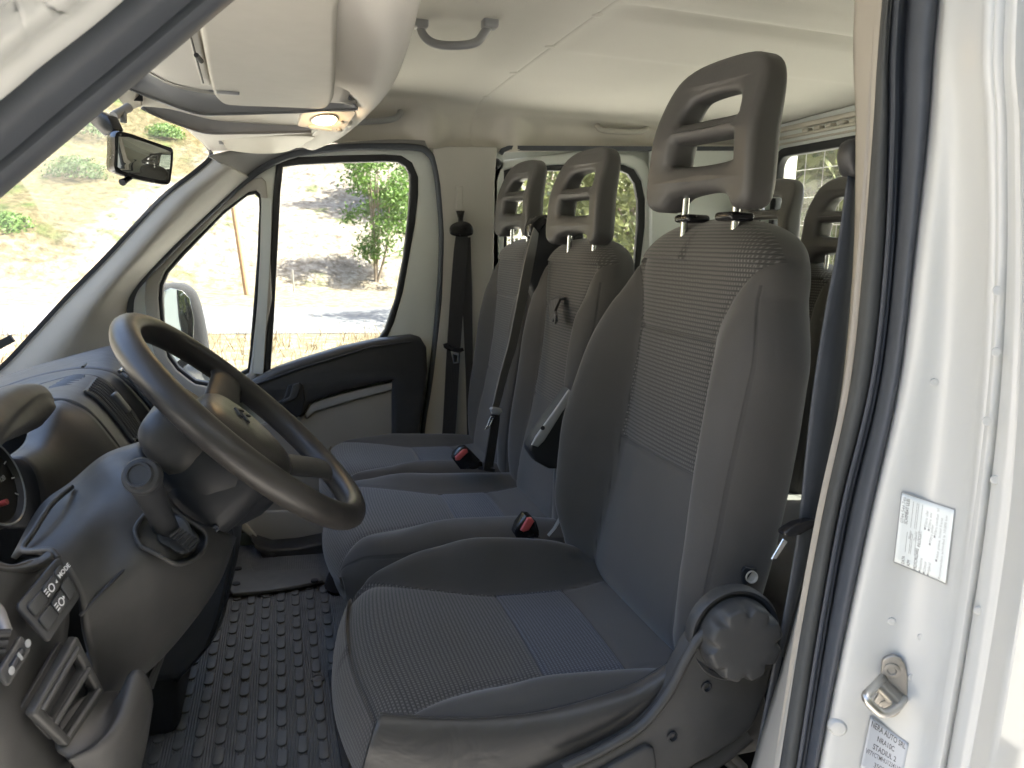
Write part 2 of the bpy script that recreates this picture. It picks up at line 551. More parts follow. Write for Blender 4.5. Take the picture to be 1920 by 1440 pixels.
# ================================================================== outdoors
def terrain_h(x, y):
    d = max(0.0, y - 27 - 1.5 * math.sin(x * 0.11))
    h = 0.46 * d + 0.6 * (noise.noise(Vector((x * 0.12, y * 0.12, 0))) * min(1, d / 3)) * 3
    h *= 1.0 if h > 0 else 0
    e = max(0.0, -x - 42)
    h = max(h, 0.40 * e)
    e = max(0.0, x - 26)
    h = max(h, 0.28 * e)
    e = max(0.0, -3.4 - y)                       # unseen slope added on the driver side to cut sky light
    return max(h, min(16.0, 1.15 * e + 0.5 * noise.noise(Vector((x * .3, y * .3, 5))) * min(1, e)))
def build_ground():
    xs = [-260 + 520 * i / 130 for i in range(131)]
    ys = [-60, -40, -30, -24, -19, -16, -13, -11, -9, -7.5, -6.2, -5.2, -4.4, -3.8, -3.4, -2, 0, 6, 10, 14, 18, 20, 22, 24] + [25 + k * 1.2 for k in range(60)] + [100, 120, 150, 190, 240]
    b = NB('outdoor_ground')
    p = b.geo(); sp = b.n('SeparateXYZ'); b.l(p, sp.inputs[0])
    x, y = sp.outputs[0], sp.outputs[1]
    n1 = b.noise(0.5, 6, 0.65, p); n2 = b.noise(3.5, 6, 0.7, p); n3 = b.noise(0.16, 4, 0.6, p)
    rock = b.ramp(n2, [(0.30, (0.055, 0.042, 0.03)), (0.45, (0.115, 0.098, 0.080)), (0.62, (0.19, 0.172, 0.152))])
    grass = b.ramp(n2, [(0.28, (0.018, 0.022, 0.007)), (0.42, (0.048, 0.041, 0.018)), (0.55, (0.080, 0.066, 0.034)), (0.72, (0.115, 0.097, 0.057))])
    green = b.ramp(n2, [(0.3, (0.016, 0.026, 0.006)), (0.7, (0.055, 0.08, 0.018))])
    grass = b.mix(b.ramp(n1, [(0.54, (0, 0, 0)), (0.66, (1, 1, 1))]), grass, green)
    rock = b.mix(b.ramp(n1, [(0.56, (0, 0, 0)), (0.64, (0.8, 0.8, 0.8))]), rock, grass)
    edge = b.math('ADD', b.math('SUBTRACT', b.math('SUBTRACT', x, -5.6), b.math('MULTIPLY', b.math('SUBTRACT', y, 30.0), 0.27)), b.math('MULTIPLY', b.math('SUBTRACT', n1, 0.5), 5.0))
    hill = b.mix(b.math('SMOOTHSTEP', -0.6, 0.6, edge) if False else b.ramp(b.math('ADD', b.math('MULTIPLY', edge, 0.4), 0.5), [(0.3, (0, 0, 0)), (0.7, (1, 1, 1))]), grass, rock)
    grav = b.ramp(n2, [(0.3, (0.36, 0.33, 0.29)), (0.6, (0.56, 0.53, 0.48))])
    isg = b.ramp(b.math('ADD', b.math('MULTIPLY', b.math('ADD', y, b.math('MULTIPLY', n1, 2.5)), 0.02), 0.0), [(0.555, (0, 0, 0)), (0.60, (1, 1, 1))])
    verge = b.ramp(b.math('ADD', b.math('MULTIPLY', y, 0.05), b.math('MULTIPLY', n1, 0.5)), [(0.56, (0, 0, 0)), (0.74, (1, 1, 1))])
    grav = b.mix(verge, grav, b.ramp(n2, [(0.3, (0.05, 0.04, 0.022)), (0.5, (0.13, 0.105, 0.068)), (0.68, (0.22, 0.195, 0.155))]))
    added_bank = b.ramp(b.math('ADD', b.math('MULTIPLY', y, -0.1), b.math('MULTIPLY', n1, 0.1)), [(0.37, (0, 0, 0)), (0.42, (1, 1, 1))])  # mask for the unseen slope added to hold back sky light, scrub coloured
    scrub = b.ramp(n2, [(0.3, (0.020, 0.024, 0.018)), (0.7, (0.06, 0.068, 0.05))])
    b.set(color=b.mix(added_bank, b.mix(isg, grav, hill), scrub), rough=0.95, spec=0.1)
    b.bump(n2, 0.6, 0.25)
    verts = [(x_, y_, terrain_h(x_, y_)) for y_ in ys for x_ in xs]
    n = len(xs)
    faces = [(j * n + i, j * n + i + 1, (j + 1) * n + i + 1, (j + 1) * n + i) for j in range(len(ys) - 1) for i in range(n - 1)]
    o = mesh('ground', verts, faces, b.m, None, True, None)
    tag(o, 'pale gravel ground rising to a dry hillside behind the van, with an unseen slope added on the driver side', None, None, 'structure')
    b = NB('asphalt')
    nn = b.noise(0.7, 4, 0.6, b.geo())
    b.set(color=b.ramp(nn, [(0.35, (0.05, 0.05, 0.055)), (0.60, (0.11, 0.11, 0.11))]), rough=0.9)  # darker patches are tree shade put into the asphalt colour
    rd = []
    for i in range(81):
        x_ = -120 + 3 * i
        for yy in (14.0, 19.5): rd.append((x_, yy + 0.9 * math.sin(x_ * 0.05) + 0.02 * x_ * (1 if x_ > 0 else 0), 0.012))
    o = mesh('road', rd, [(2 * i, 2 * i + 2, 2 * i + 3, 2 * i + 1) for i in range(80)], b.m, None, True, None)
    tag(o, 'grey road crossing beyond the passenger window', None, None, 'structure')
build_ground()

def leafmat(name, c1, c2):
    b = NB(name)
    oi = b.n('ObjectInfo')
    n = b.noise(1.3, 3, 0.6, b.geo())
    b.set(color=b.mix(n, c1, c2), rough=0.55, spec=0.3)
    tr = b.n('BsdfTranslucent'); b.l(b.mix(n, c1, c2), tr.inputs[0])
    mx = b.n('MixShader'); mx.inputs[0].default_value = 0.35
    b.l(b.b.outputs[0], mx.inputs[1]); b.l(tr.outputs[0], mx.inputs[2]); b.l(mx.outputs[0], b.out.inputs[0])
    return b.m
M['leaf'] = leafmat('leaf_green', (0.05, 0.10, 0.018), (0.12, 0.20, 0.04))
M['leaf_pale'] = leafmat('leaf_pale', (0.10, 0.12, 0.04), (0.22, 0.23, 0.10))
M['leaf_dark'] = leafmat('leaf_dark', (0.03, 0.06, 0.015), (0.08, 0.13, 0.03))
def bark():
    b = NB('bark'); b.set(color=b.mix(b.noise(20, 5, 0.7), (0.10, 0.075, 0.05), (0.22, 0.17, 0.12)), rough=0.9); b.bump(b.noise(40, 4), 0.5, 0.02); return b.m
M['bark'] = bark()
def tree(name, label, base, h, rad, crown0, nleaf, size, mat, seed, stems=1, trunk=0.07, group='trees around the van', squash=1.0):
    rnd = random.Random(seed)
    root = thing(name, label, 'tree', base, group)
    base = Vector(base)
    clumps = []
    for k in range(stems):
        a = rnd.uniform(0, 6.28)
        off = Vector((math.cos(a), math.sin(a), 0)) * (0.25 * trunk * 6 if stems > 1 else 0)
        top = base + Vector((rnd.uniform(-.3, .3) * rad, rnd.uniform(-.3, .3) * rad, h * 0.8)) + off
        path = cr([base + off * 0.5 - Vector((0, 0, 0.1)), base.lerp(top, 0.4) + Vector((rnd.uniform(-.05, .05) * h, 0, 0)), top], 5)
        tube('trunk', path, [trunk * (1 - 0.75 * i / (len(path) - 1)) for i in range(len(path))], M['bark'], root, 8)
        for q in range(4 if stems > 1 else 7):
            t0 = rnd.uniform(0.35, 0.95)
            p = path[int(t0 * (len(path) - 1))]
            a = rnd.uniform(0, 6.28)
            e = p + Vector((math.cos(a), math.sin(a), rnd.uniform(0.1, 0.6))) * rad * rnd.uniform(0.5, 0.9)
            tube('limb', cr([p, p.lerp(e, 0.5) + Vector((0, 0, 0.05 * rad)), e], 3), [trunk * 0.35 * (1 - 0.12 * i) for i in range(7)], M['bark'], root, 5)
            clumps.append(e)
    for q in range(22):
        a = rnd.uniform(0, 6.28); u = rnd.uniform(-1, 1); s = math.sqrt(1 - u * u) * rnd.uniform(0.45, 1.0)
        zc = crown0 + (h - crown0) * 0.5
        clumps.append(base + Vector((math.cos(a) * s * rad, math.sin(a) * s * rad * squash, zc + u * (h - crown0) * 0.5)))
    verts, faces = [], []
    for q in range(nleaf):
        c = rnd.choice(clumps)
        p = c + Vector((rnd.gauss(0, 1), rnd.gauss(0, 1), rnd.gauss(0, 0.8))) * rad * 0.19
        n = Vector((rnd.gauss(0, 1), rnd.gauss(0, 1), rnd.gauss(0.6, 1))).normalized()
        a = n.orthogonal().normalized(); b_ = n.cross(a)
        th = rnd.uniform(0, 6.28); a, b_ = a * math.cos(th) + b_ * math.sin(th), b_ * math.cos(th) - a * math.sin(th)
        s = size * rnd.uniform(0.6, 1.3)
        i = len(verts)
        verts += [p - a * s, p + b_ * s * 0.45 + n * s * 0.1, p + a * s, p - b_ * s * 0.45 + n * s * 0.1]
        faces.append((i, i + 1, i + 2, i + 3))
    mesh('crown', verts, faces, mat, root, False)
    return root
def on_ground(px, py, d):
    p = QY(px, py, d); p.z = terrain_h(p.x, p.y); return p
g = QY(705, 470, 28); g.z = terrain_h(g.x, g.y)
tree('sapling_tree', 'young bright green tree with thin stems seen through the passenger window', g, 5.2, 1.25, 1.0, 5200, 0.085, M['leaf'], 3, 5, 0.05)
g = QY(800, 400, 34); g.z = terrain_h(g.x, g.y)
tree('broad_tree', 'taller green tree at the rear top corner of the passenger window', g, 8.2, 2.5, 2.2, 5000, 0.17, M['leaf'], 4, 2, 0.12)
for k, (px, d, h, rad, mt, lab) in enumerate([(1155, 13, 5.6, 2.0, 'leaf_pale', 'pale drooping tree behind the rear edge of the sliding door window'),
                                         (1010, 17, 6.0, 2.2, 'leaf_pale', 'pale tree behind the middle passenger headrest')]):
    g = QY(px, 400, d); g.z = terrain_h(g.x, g.y)
    tree('roadside_tree', lab, g, h, rad, 1.7, 5000, 0.10, M[mt], 20 + k, 2, 0.09)
for k, (x, y, h, rad, mt, lab) in enumerate([(9.5, 9.5, 7.0, 3.0, 'leaf_pale', 'yellow green tree filling the right of the rear window'),
                                        (11.0, 14.5, 7.0, 3.2, 'leaf', 'dark green tree filling the left of the rear window'),
                                        (15.0, 13.0, 8.0, 3.6, 'leaf_pale', 'pale tree farthest behind the rear window')]):
    tree('garden_tree', lab, (x, y, terrain_h(x, y)), h, rad, 0.7, 7000, 0.16, M[mt], 40 + k, 2, 0.14)
tree('added_shade_tree', 'broad unseen leafy tree added to shade the open driver doorway', (2.6, -3.2, 0), 7.0, 3.6, 3.2, 10000, 0.17, M['leaf_pale'], 77, 2, 0.16)  # out of view, added to dim the light at the doorway
# shrubs on the hillside beyond the windscreen
rnd = random.Random(5)
def bush(name, label, base, rad, n, size, mat, seed, group):
    r_ = random.Random(seed)
    base = Vector(base)
    root = thing(name, label, 'bush', base, group)
    verts, faces = [], []
    for q in range(n):
        u = Vector((r_.gauss(0, 1), r_.gauss(0, 1), abs(r_.gauss(0, 1)))).normalized() * rad * r_.uniform(0.35, 1.0) ** 0.5
        u.z *= 0.8
        p = base + u + Vector((r_.gauss(0, .1), r_.gauss(0, .1), 0)) * rad
        nn = (u.normalized() + Vector((r_.gauss(0, .6), r_.gauss(0, .6), r_.gauss(0, .6)))).normalized()
        a = nn.orthogonal().normalized(); b_ = nn.cross(a)
        s = size * r_.uniform(0.6, 1.4); i = len(verts)
        verts += [p - a * s, p + b_ * s * 0.5, p + a * s, p - b_ * s * 0.5]
        faces.append((i, i + 1, i + 2, i + 3))
    mesh('foliage', verts, faces, mat, root, False)
    for q in range(3): 
        tube('stem', [base - Vector((0, 0, .05)), base + Vector((r_.uniform(-.4, .4), r_.uniform(-.4, .4), .7)) * rad], 0.03 * rad, M['bark'], root, 5)
for k, (px, py, lab) in enumerate([(20, 440, 'low green bush on the dry hillside at the left edge'), (60, 510, 'round green bush near the foot of the hillside'), (150, 255, 'dark bush on the hillside behind the mirror stem'),
                          (310, 260, 'green bush on the hillside right of the mirror'), (145, 335, 'small dark bush left of the mirror on the hillside'), (30, 560, 'green bush by the road at the far left edge')]):
    d = _ray(px, py); t = 25.0
    while t < 160:
        p = CAM + d * t
        if p.z < terrain_h(p.x, p.y): break
        t += 0.4
    bush('hill_bush', lab, p, 0.9 + 0.25 * (k % 3), 1800, 0.065, M['leaf_dark' if k in (2, 4) else 'leaf'], 60 + k, 'bushes on the hillside')
# dry grass verge
def grassmat():
    b = NB('dry_grass'); b.set(color=b.mix(b.noise(1.5, 3, 0.6, b.geo()), (0.16, 0.115, 0.06), (0.28, 0.225, 0.13)), rough=0.8); return b.m
M['straw'] = grassmat()
verts, faces = [], []
for q in range(5200):
    y = rnd.uniform(7.2, 13.6); x = rnd.uniform(-9, 9)
    if noise.noise(Vector((x * .7, y * .7, 3))) < -0.05 - 0.05 * (y - 8): continue
    hh = rnd.uniform(0.08, 0.42) * (0.6 + 0.7 * (noise.noise(Vector((x, y, 9))) + .5))
    dx, dy = rnd.gauss(0, .35) * hh, rnd.gauss(0, .35) * hh
    i = len(verts); wd = 0.006
    verts += [(x - wd, y, 0), (x + wd, y, 0), (x + dx, y + dy, hh)]
    faces.append((i, i + 1, i + 2))
tag(mesh('dry_grass', verts, faces, M['straw'], None, False), 'pale dry grass on the verge below the passenger window', 'grass', None, 'stuff')
def wood():
    b = NB('post_wood'); b.set(color=b.mix(b.noise(30, 4), (0.20, 0.11, 0.05), (0.36, 0.22, 0.11)), rough=0.85); return b.m
M['wood'] = wood()
p0 = QY(464, 560, 24); p0.z = 0.0; p1 = QY(430, 340, 24.4)
tag(tube('wooden_pole', [p0, p0.lerp(p1, .5), p1], [0.09, 0.08, 0.075], M['wood'], None, 10), 'leaning brown wooden pole seen through the quarter window', 'pole')
p0 = QY(551, 532, 26); p0.z = 0.0; p1 = QY(548, 506, 26)
tag(tube('stake', [p0, p1], 0.03, M['dullsteel'], None, 8), 'thin dark stake standing in white gravel beyond the passenger window', 'stake')

# ================================================================== van body shell
van = thing('van_body', 'white van body around the open driver doorway, with beige ceiling and grey trim', 'van', (0.6, 1.62, 0.3))
YC = 1.62                                   # centre line of the van
def floorplate(name, x0, x1, y0, y1, z0, z1, mat):
    return rbox(name, ((x0 + x1) / 2, (y0 + y1) / 2, (z0 + z1) / 2), (x1 - x0, y1 - y0, z1 - z0), 0.004, mat, van)
floorplate('floor_panel', -1.0, 1.9, 0.62, 2.66, 0.52, 0.60, M['carpet'])
floorplate('sill_panel', -0.45, 0.70, 0.575, 0.66, 0.30, 0.62, M['white'])
floorplate('front_bulkhead', -1.16, -1.0, 0.66, 2.62, 0.35, 1.16, M['black'])
floorplate('bonnet', -2.0, -1.17, 0.75, 2.5, 0.5, 1.06, M['white'])
floorplate('underbody', -1.9, 3.2, 0.75, 2.5, 0.30, 0.50, M['black'])
# outer roof
patch('roof_skin', [[(x, y, 2.19 - 0.03 * ((y - YC) / 1.0) ** 2 - (0.0 if x > -0.25 else 0.28 * (-0.25 - x))) for y in (0.66, 0.9, 1.3, 1.62, 1.95, 2.35, 2.6)] for x in (-0.42, -0.25, 0.2, 0.8, 1.4, 1.95)], M['white'], van, 4, 4, 0.02)
# ceiling lining: cross profile swept along X, with recesses over the doors
def liner_section(x):
    pts = []
    def rec(xx):   # inward relief of the side wall, 0..1
        v = 1.0
        for c_, w_ in ((0.485, 0.05), (0.775, 0.05)):
            v = min(v, 1 - math.exp(-((xx - c_) / w_) ** 2))
        return v
    r_ = rec(x)
    prof = []
    n = 90
    for i in range(n + 1):
        s = i / n
        y = 0.74 + (2.60 - 0.74) * s
        z = 2.115 - 0.012 * ((y - YC) / 0.9) ** 2
        prof.append((y, z))
    out = []
    for y, z in prof:
        e = max(0.0, y - 2.40) / 0.20
        z2 = z - 0.015 * e ** 6
        e2 = max(0.0, 0.94 - y) / 0.20
        z2 -= 0.10 * e2 ** 3
        # raised field between two lengthwise creases
        z2 -= 0.006 * (sstep(1.36, 1.40, y) - sstep(1.86, 1.90, y)) * sstep(0.66, 0.72, x)
        z2 += 0.018 * math.exp(-((y - 1.50 - 0.03 * x) / 0.028) ** 2) * sstep(0.62, 0.75, x)
        # cross seam
        z2 += 0.004 * math.exp(-((x - 0.636) / 0.004) ** 2) - 0.004 * math.exp(-((x - 0.60) / 0.06) ** 2)
        out.append(Vector((x, y, z2)))
    zt = out[-1].z
    for k in range(1, 26):
        t = k / 25
        z = zt - (zt - (1.932 + 0.085 * max(0.0, x - 0.64))) * t
        y = 2.60 + 0.012 * math.sin(min(1, t * 4) * math.pi / 2) + 0.055 * r_ * max(0.0, math.sin(math.pi * min(1, max(0, (t - 0.06) / 0.94)))) ** 0.45
        y += 0.004 * math.exp(-((x - 0.636) / 0.004) ** 2)
        out.append(Vector((x, y, z)))
    return out
xs = sorted(set([round(-0.20 + 0.02 * i, 4) for i in range(98)] + [round(0.62 + 0.002 * i, 4) for i in range(17)]))
rows = [liner_section(x) for x in xs]
patch('headliner', rows, M['liner'], van, thick=0.012, offset=1, curved=False, sharp=None)
for px, py in ((1120, 24), (1030, 82), (963, 130), (912, 172)):
    c = QZ(px, py, 2.105)
    lathe('liner_clip', [(0.0, -0.0035), (0.010, -0.003), (0.014, 0.0), (0.014, 0.02)], (c.x, c.y, 2.101 - 0.012 * ((c.y - YC) / 0.9) ** 2), (0, 0, 1), M['liner'], van, 20)

# --- passenger side trims (plane of the side wall)
YW = 2.60
def side(px, py, y=YW):
    p = QY(px, py, y); return (p.x, p.z)
def side_slab(name, outer, holes, y, t, bev, mat, parent, smooth_pts=0, hs=0):
    o_ = [side(*p, y) for p in outer]
    if smooth_pts: o_ = [tuple(v) for v in cr([(*p, 0) for p in o_], smooth_pts, True)]
    H = []
    for h in holes:
        q = [side(*p, y) for p in h]
        if hs: q = [tuple(v) for v in cr([(*p, 0) for p in q], hs, True)]
        H.append([(p[0], p[1]) for p in q])
    return slab(name, [(p[0], p[1]) for p in o_], H, t, bev, mat, parent, lambda u, v, w_: Vector((u, y + t / 2 + w_, v)))
# door aperture: outline of the black seal
SEAL = [(243, 640), (243, 580), (247, 553), (263, 528), (310, 480), (367, 423), (460, 338), (517, 302), (567, 286), (640, 277), (720, 275), (783, 277), (803, 287), (814, 305), (822, 350), (828, 420), (828, 480), (822, 580), (808, 713), (795, 800), (788, 900), (770, 1010)]
sp_ = [QY(*p, 2.585) for p in SEAL]
tube('door_seal', cr(sp_, 5), 0.011, M['rubber'], van, 10)
# cant rail strip between seal and lining, and the A-pillar trim
RAIL = [(393, 292), (470, 330), (517, 300), (567, 284), (640, 275), (720, 273), (783, 275), (815, 284)]
top = [QY(393, 292, 2.44), QY(430, 285, 2.50), QY(500, 280, 2.55), QY(567, 278, 2.58), QY(640, 268, 2.60), QY(720, 262, 2.605), QY(775, 262, 2.605), QY(800, 264, 2.605)]
bot = [QY(393, 293, 2.44), QY(468, 331, 2.585), QY(517, 302, 2.59), QY(567, 286, 2.59), QY(640, 276, 2.592), QY(720, 274, 2.595), QY(783, 276, 2.595), QY(815, 300, 2.595)]
patch('cant_rail_trim', [top, [a.lerp(b_, .5) for a, b_ in zip(top, bot)], bot], M['greyplastic'], van, 6, 3, 0.008, 1)
# A pillar trim: from windscreen edge to door seal
A_in = [(-70, 740), (0, 690), (60, 628), (130, 552), (200, 481), (300, 374), (367, 321), (395, 294)]
A_mid = [(-10, 790), (60, 720), (120, 645), (180, 565), (262, 470), (350, 372), (410, 325), (430, 312)]
A_out = [(250, 800), (246, 700), (243, 620), (246, 556), (312, 478), (400, 394), (440, 357), (468, 333)]
rows = [[QY(*p, 2.50) for p in A_in], [QY(*p, 2.485) for p in A_mid], [(QY(*a, 2.52) + QY(*b_, 2.52)) / 2 for a, b_ in zip(A_mid, A_out)], [QY(*p, 2.58) for p in A_out]]
patch('pillar_trim', rows, M['greybeige'], van, 6, 5, 0.01, 1)
# windscreen with black edge
WS_T = [QY(393, 292, 2.50), Vector((-0.30, 1.62, 1.985)), Vector((-0.19, 0.80, 1.90))]
WS_B = [QY(-70, 742, 2.51), Vector((-1.05, 1.62, 1.12)), Vector((-0.93, 0.76, 1.12))]
rows = []
for t in (0, .25, .5, .75, 1):
    a, b_, c_ = [p.lerp(q, t) for p, q in zip(WS_T, WS_B)]
    rows.append([a + Vector((0, .004, 0)), a.lerp(b_, .5) + Vector((-.055, 0, .01)), b_ + Vector((-.02, 0, 0)), b_.lerp(c_, .5) + Vector((-.055, 0, .01)), c_])
patch('windscreen', rows, M['windscreen'], van, 6, 4)
edge = [QY(*p, 2.495) for p in A_in] + [QY(388, 276, 2.48), QY(363, 247, 2.42), QY(337, 228, 2.34), QY(300, 205, 2.25)]
strip('windscreen_edge', cr(edge, 5), Vector((0.75, 0, -0.65)), 0.012, 0.004, M['black'], van)
strip('wiper_arm', [QY(-40, 680, 2.3) + Vector((-.03, 0, 0)), QY(48, 634, 2.3) + Vector((-.03, 0, 0))], Vector((0, 0, 1)), 0.02, 0.012, M['black'], van)

# B-pillar trim (passenger side)
BP = [(811, 279), (838, 274), (885, 274), (933, 275), (928, 340), (926, 500), (922, 700), (915, 900), (905, 1010), (770, 1010), (795, 800), (812, 700), (828, 560), (830, 440), (824, 345)]
side_slab('pillar_trim', BP, [], 2.575, 0.03, 0.006, M['greybeige'], van)
side_slab('pillar_slot', [(855, 349), (868, 349), (868, 392), (855, 392)], [], 2.572, 0.006, 0.002, M['greybeige'], van)
# wall behind the pillars (outer skin)
side_slab('side_panel', [(812, 284), (945, 284), (945, 1120), (770, 1120)], [], 2.625, 0.03, 0.003, M['doorpaint'], van)
rbox('side_skin', (-0.75, 2.64, 0.82), (0.85, 0.05, 0.62), 0.01, M['white'], van)
rbox('side_skin', (1.72, 2.66, 1.25), (0.42, 0.05, 1.7), 0.01, M['greybeige'], van)
rbox('cant_rail', (0.80, 2.685, 2.055), (2.0, 0.05, 0.22), 0.01, M['white'], van)
# --- sliding door
sd_ = thing('sliding_door', 'grey painted sliding door with a rounded window behind the front seats', 'door', (1.05, 2.64, 0.5))
win_in = [(951, 480), (950, 345), (957, 326), (975, 321), (1100, 320), (1160, 319), (1178, 326), (1190, 345), (1196, 375), (1196, 420), (1192, 470), (1188, 520), (960, 530)]
def grow(poly, d):
    c = Vector((sum(p[0] for p in poly) / len(poly), sum(p[1] for p in poly) / len(poly)))
    out = []
    for p in poly:
        v = Vector(p) - c; l = v.length
        out.append(tuple(c + v * ((l + d) / l)))
    return out
side_slab('door_panel', [(932, 277), (1228, 277), (1300, 277), (1300, 1120), (925, 1120)], [grow(win_in, 12)], 2.64, 0.03, 0.004, M['doorpaint'], sd_)
side_slab('raised_frame', grow(win_in, 40), [grow(win_in, 15)], 2.625, 0.02, 0.008, M['doorpaint'], sd_)
side_slab('window_seal', grow(win_in, 14), [win_in], 2.632, 0.02, 0.004, M['black'], sd_)
side_slab('window_pane', grow(win_in, 4), [], 2.645, 0.004, 0.0005, M['glass'], sd_)
strip('header_seal', [QY(938, 288, 2.61), QY(942, 282, 2.61), QY(952, 278, 2.61), QY(1228, 279, 2.61), QY(1400, 279, 2.61)], Vector((0, 0, 1)), 0.016, 0.016, M['rubber'], sd_)
c = QY(931, 307, 2.62); lathe('rubber_stop', [(0.0, 0.012), (0.010, 0.012), (0.016, 0.004), (0.018, 0.0)], c, (0, -1, 0), M['black'], sd_, 20)
# C-pillar
side_slab('pillar_trim', [(1222, 281), (1262, 281), (1420, 281), (1470, 420), (1470, 700), (1222, 700)], [], 2.60, 0.03, 0.008, M['doorpaint'], van)

# --- rear wall with window and wire guard
XR = 1.75
def RQ(px, py, x=XR):
    p = QX(px, py, x); return (p.y, p.z)
rt = RQ(1461, 283)[1]
wy1 = RQ(1458, 300)[0]; wz0, wz1 = 1.42, rt
slab('rear_wall', [(0.62, 0.55), (2.66, 0.55), (2.66, 2.14), (0.62, 2.14)], [rrect(wy1 - 0.85, wz1 - wz0, 0.05, 5, (wy1 + 0.85) / 2, (wz0 + wz1) / 2)], 0.03, 0.004, M['doorpaint'], van, lambda u, v, w_: Vector((XR + 0.015 + w_, u, v)))
slab('rear_window_seal', rrect(wy1 - 0.85 + 0.01, wz1 - wz0 + 0.01, 0.05, 5, (wy1 + 0.85) / 2, (wz0 + wz1) / 2), [rrect(wy1 - 0.85 - 0.05, wz1 - wz0 - 0.05, 0.04, 5, (wy1 + 0.85) / 2, (wz0 + wz1) / 2)], 0.03, 0.004, M['black'], van, lambda u, v, w_: Vector((XR + 0.002 + w_, u, v)))
slab('rear_window', rrect(wy1 - 0.85, wz1 - wz0, 0.05, 5, (wy1 + 0.85) / 2, (wz0 + wz1) / 2), [], 0.004, 0.0005, M['glass_dark'], van, lambda u, v, w_: Vector((XR + 0.02 + w_, u, v)))
for z0_, z1_, dx in ((rt + 0.062, rt + 0.078, 0.022), (rt + 0.036, rt + 0.046, 0.016), (rt + 0.018, rt + 0.024, 0.012)):
    rbox('rear_rail', (XR - dx / 2 + 0.002, 1.65, (z0_ + z1_) / 2), (dx, 2.0, z1_ - z0_), 0.003, M['cream'], van)
for k in range(5):
    rbox('rail_bracket', (XR - 0.012, RQ(1520 + 22 * k, 235)[0], rt + 0.05), (0.024, 0.03, 0.012), 0.004, M['cream'], van)
guard = thing('window_guard', 'white wire mesh guard behind the rear window', 'guard', (XR + 0.10, 1.6, wz0))
for k in range(17):
    y = 0.88 + k * 0.1
    tube('wire', [(XR + 0.10, y, wz0 - 0.02), (XR + 0.10, y, wz1 + 0.05)], 0.0017, M['dullsteel'], guard, 6)
for k in range(7):
    z = wz0 + 0.02 + k * 0.1
    tube('wire', [(XR + 0.105, 0.8, z), (XR + 0.105, 2.55, z)], 0.0017, M['dullsteel'], guard, 6)
for y in (1.75, 2.15):
    rbox('post', (XR + 0.14, y, (wz0 + wz1) / 2), (0.03, 0.05, wz1 - wz0 + 0.1), 0.004, M['dullsteel'], guard)

# --- driver side: B-pillar jamb, seal, trims
YS = [0, 240, 480, 720, 960, 1200, 1440, 1560]
trim_l = [1602, 1604, 1600, 1579, 1540, 1496, 1452, 1430]
flock_l = [1657, 1640, 1622, 1597, 1546, 1502, 1464, 1445]
black_l = [1668, 1662, 1655, 1628, 1570, 1528, 1493, 1474]
white_l = [1757, 1738, 1712, 1683, 1631, 1580, 1532, 1512]
mid_l = [1800, 1796, 1790, 1770, 1735, 1690, 1645, 1620]
line_l = [1870, 1873, 1873, 1861, 1836, 1803, 1763, 1740]
line2 = [1877, 1880, 1880, 1868, 1843, 1810, 1770, 1748]
out_l = [1908, 1910, 1912, 1905, 1886, 1852, 1810, 1786]
def colm(tab, y): return [QY(x, yy, y) for x, yy in zip(tab, YS)]
def trans(cols): return [list(r) for r in zip(*cols)]
def lift(cols, dz=0.35):
    """carry the columns on upwards past the top of the picture"""
    out = []
    for c_ in cols:
        d = (c_[0] - c_[1]).normalized()
        out.append([c_[0] + Vector((d.x * 0.3, d.y, d.z)) * dz] + c_)
    return out
cols = lift([colm(trim_l, 0.80), colm([a * .5 + b_ * .5 for a, b_ in zip(trim_l, flock_l)], 0.765), colm(flock_l, 0.742), colm([x + 8 for x in flock_l], 0.76)])
patch('pillar_trim', trans(cols), M['pillar'], van, 4, 6, 0.01, 1)
# dark foot of the trim opening towards the seat belt anchor
patch('sill_trim', trans([colm([x - 0 for x in (1602, 1602, 1600, 1578, 1539, 1480, 1408, 1380)], 0.81)[4:], colm(flock_l, 0.735)[4:]]), M['beige'], van, 4, 6, 0.01, 1)
cols = lift([colm([x - 3 for x in flock_l], 0.735), colm([(a * .6 + b_ * .4) for a, b_ in zip(flock_l, black_l)], 0.714), colm(black_l, 0.712), colm([x + 6 for x in black_l], 0.725)])
patch('seal_flocking', trans(cols), M['flock'], van, 4, 6, 0.006, 1)
cols = lift([colm([x + 1 for x in black_l], 0.722), colm([a * .8 + b_ * .2 for a, b_ in zip(black_l, white_l)], 0.700), colm([a * .62 + b_ * .38 for a, b_ in zip(black_l, white_l)], 0.708), colm([a * .5 + b_ * .5 for a, b_ in zip(black_l, white_l)], 0.69), colm([a * .2 + b_ * .8 for a, b_ in zip(black_l, white_l)], 0.672), colm(white_l, 0.672), colm([x + 6 for x in white_l], 0.69)])
patch('door_seal', trans(cols), M['rubber'], van, 4, 6, 0.006, 1)
cols = lift([colm([x - 4 for x in white_l], 0.685), colm([x + 10 for x in white_l], 0.668), colm([a * .6 + b_ * .4 for a, b_ in zip(white_l, mid_l)], 0.655), colm(mid_l, 0.638), colm([a * .4 + b_ * .6 for a, b_ in zip(mid_l, line_l)], 0.605), colm([a * .15 + b_ * .85 for a, b_ in zip(mid_l, line_l)], 0.585), colm(line_l, 0.575)])
jamb_cols = cols
patch('door_jamb', trans(cols), M['white'], van, 5, 6, 0.01, 1)
cols = lift([colm([x + 1 for x in line_l], 0.577), colm(line2, 0.580), colm([a * .5 + b_ * .5 for a, b_ in zip(line2, out_l)], 0.566), colm(out_l, 0.556), ])
last = [p + Vector((0.02, -0.006, 0)) for p in cols[-1]]
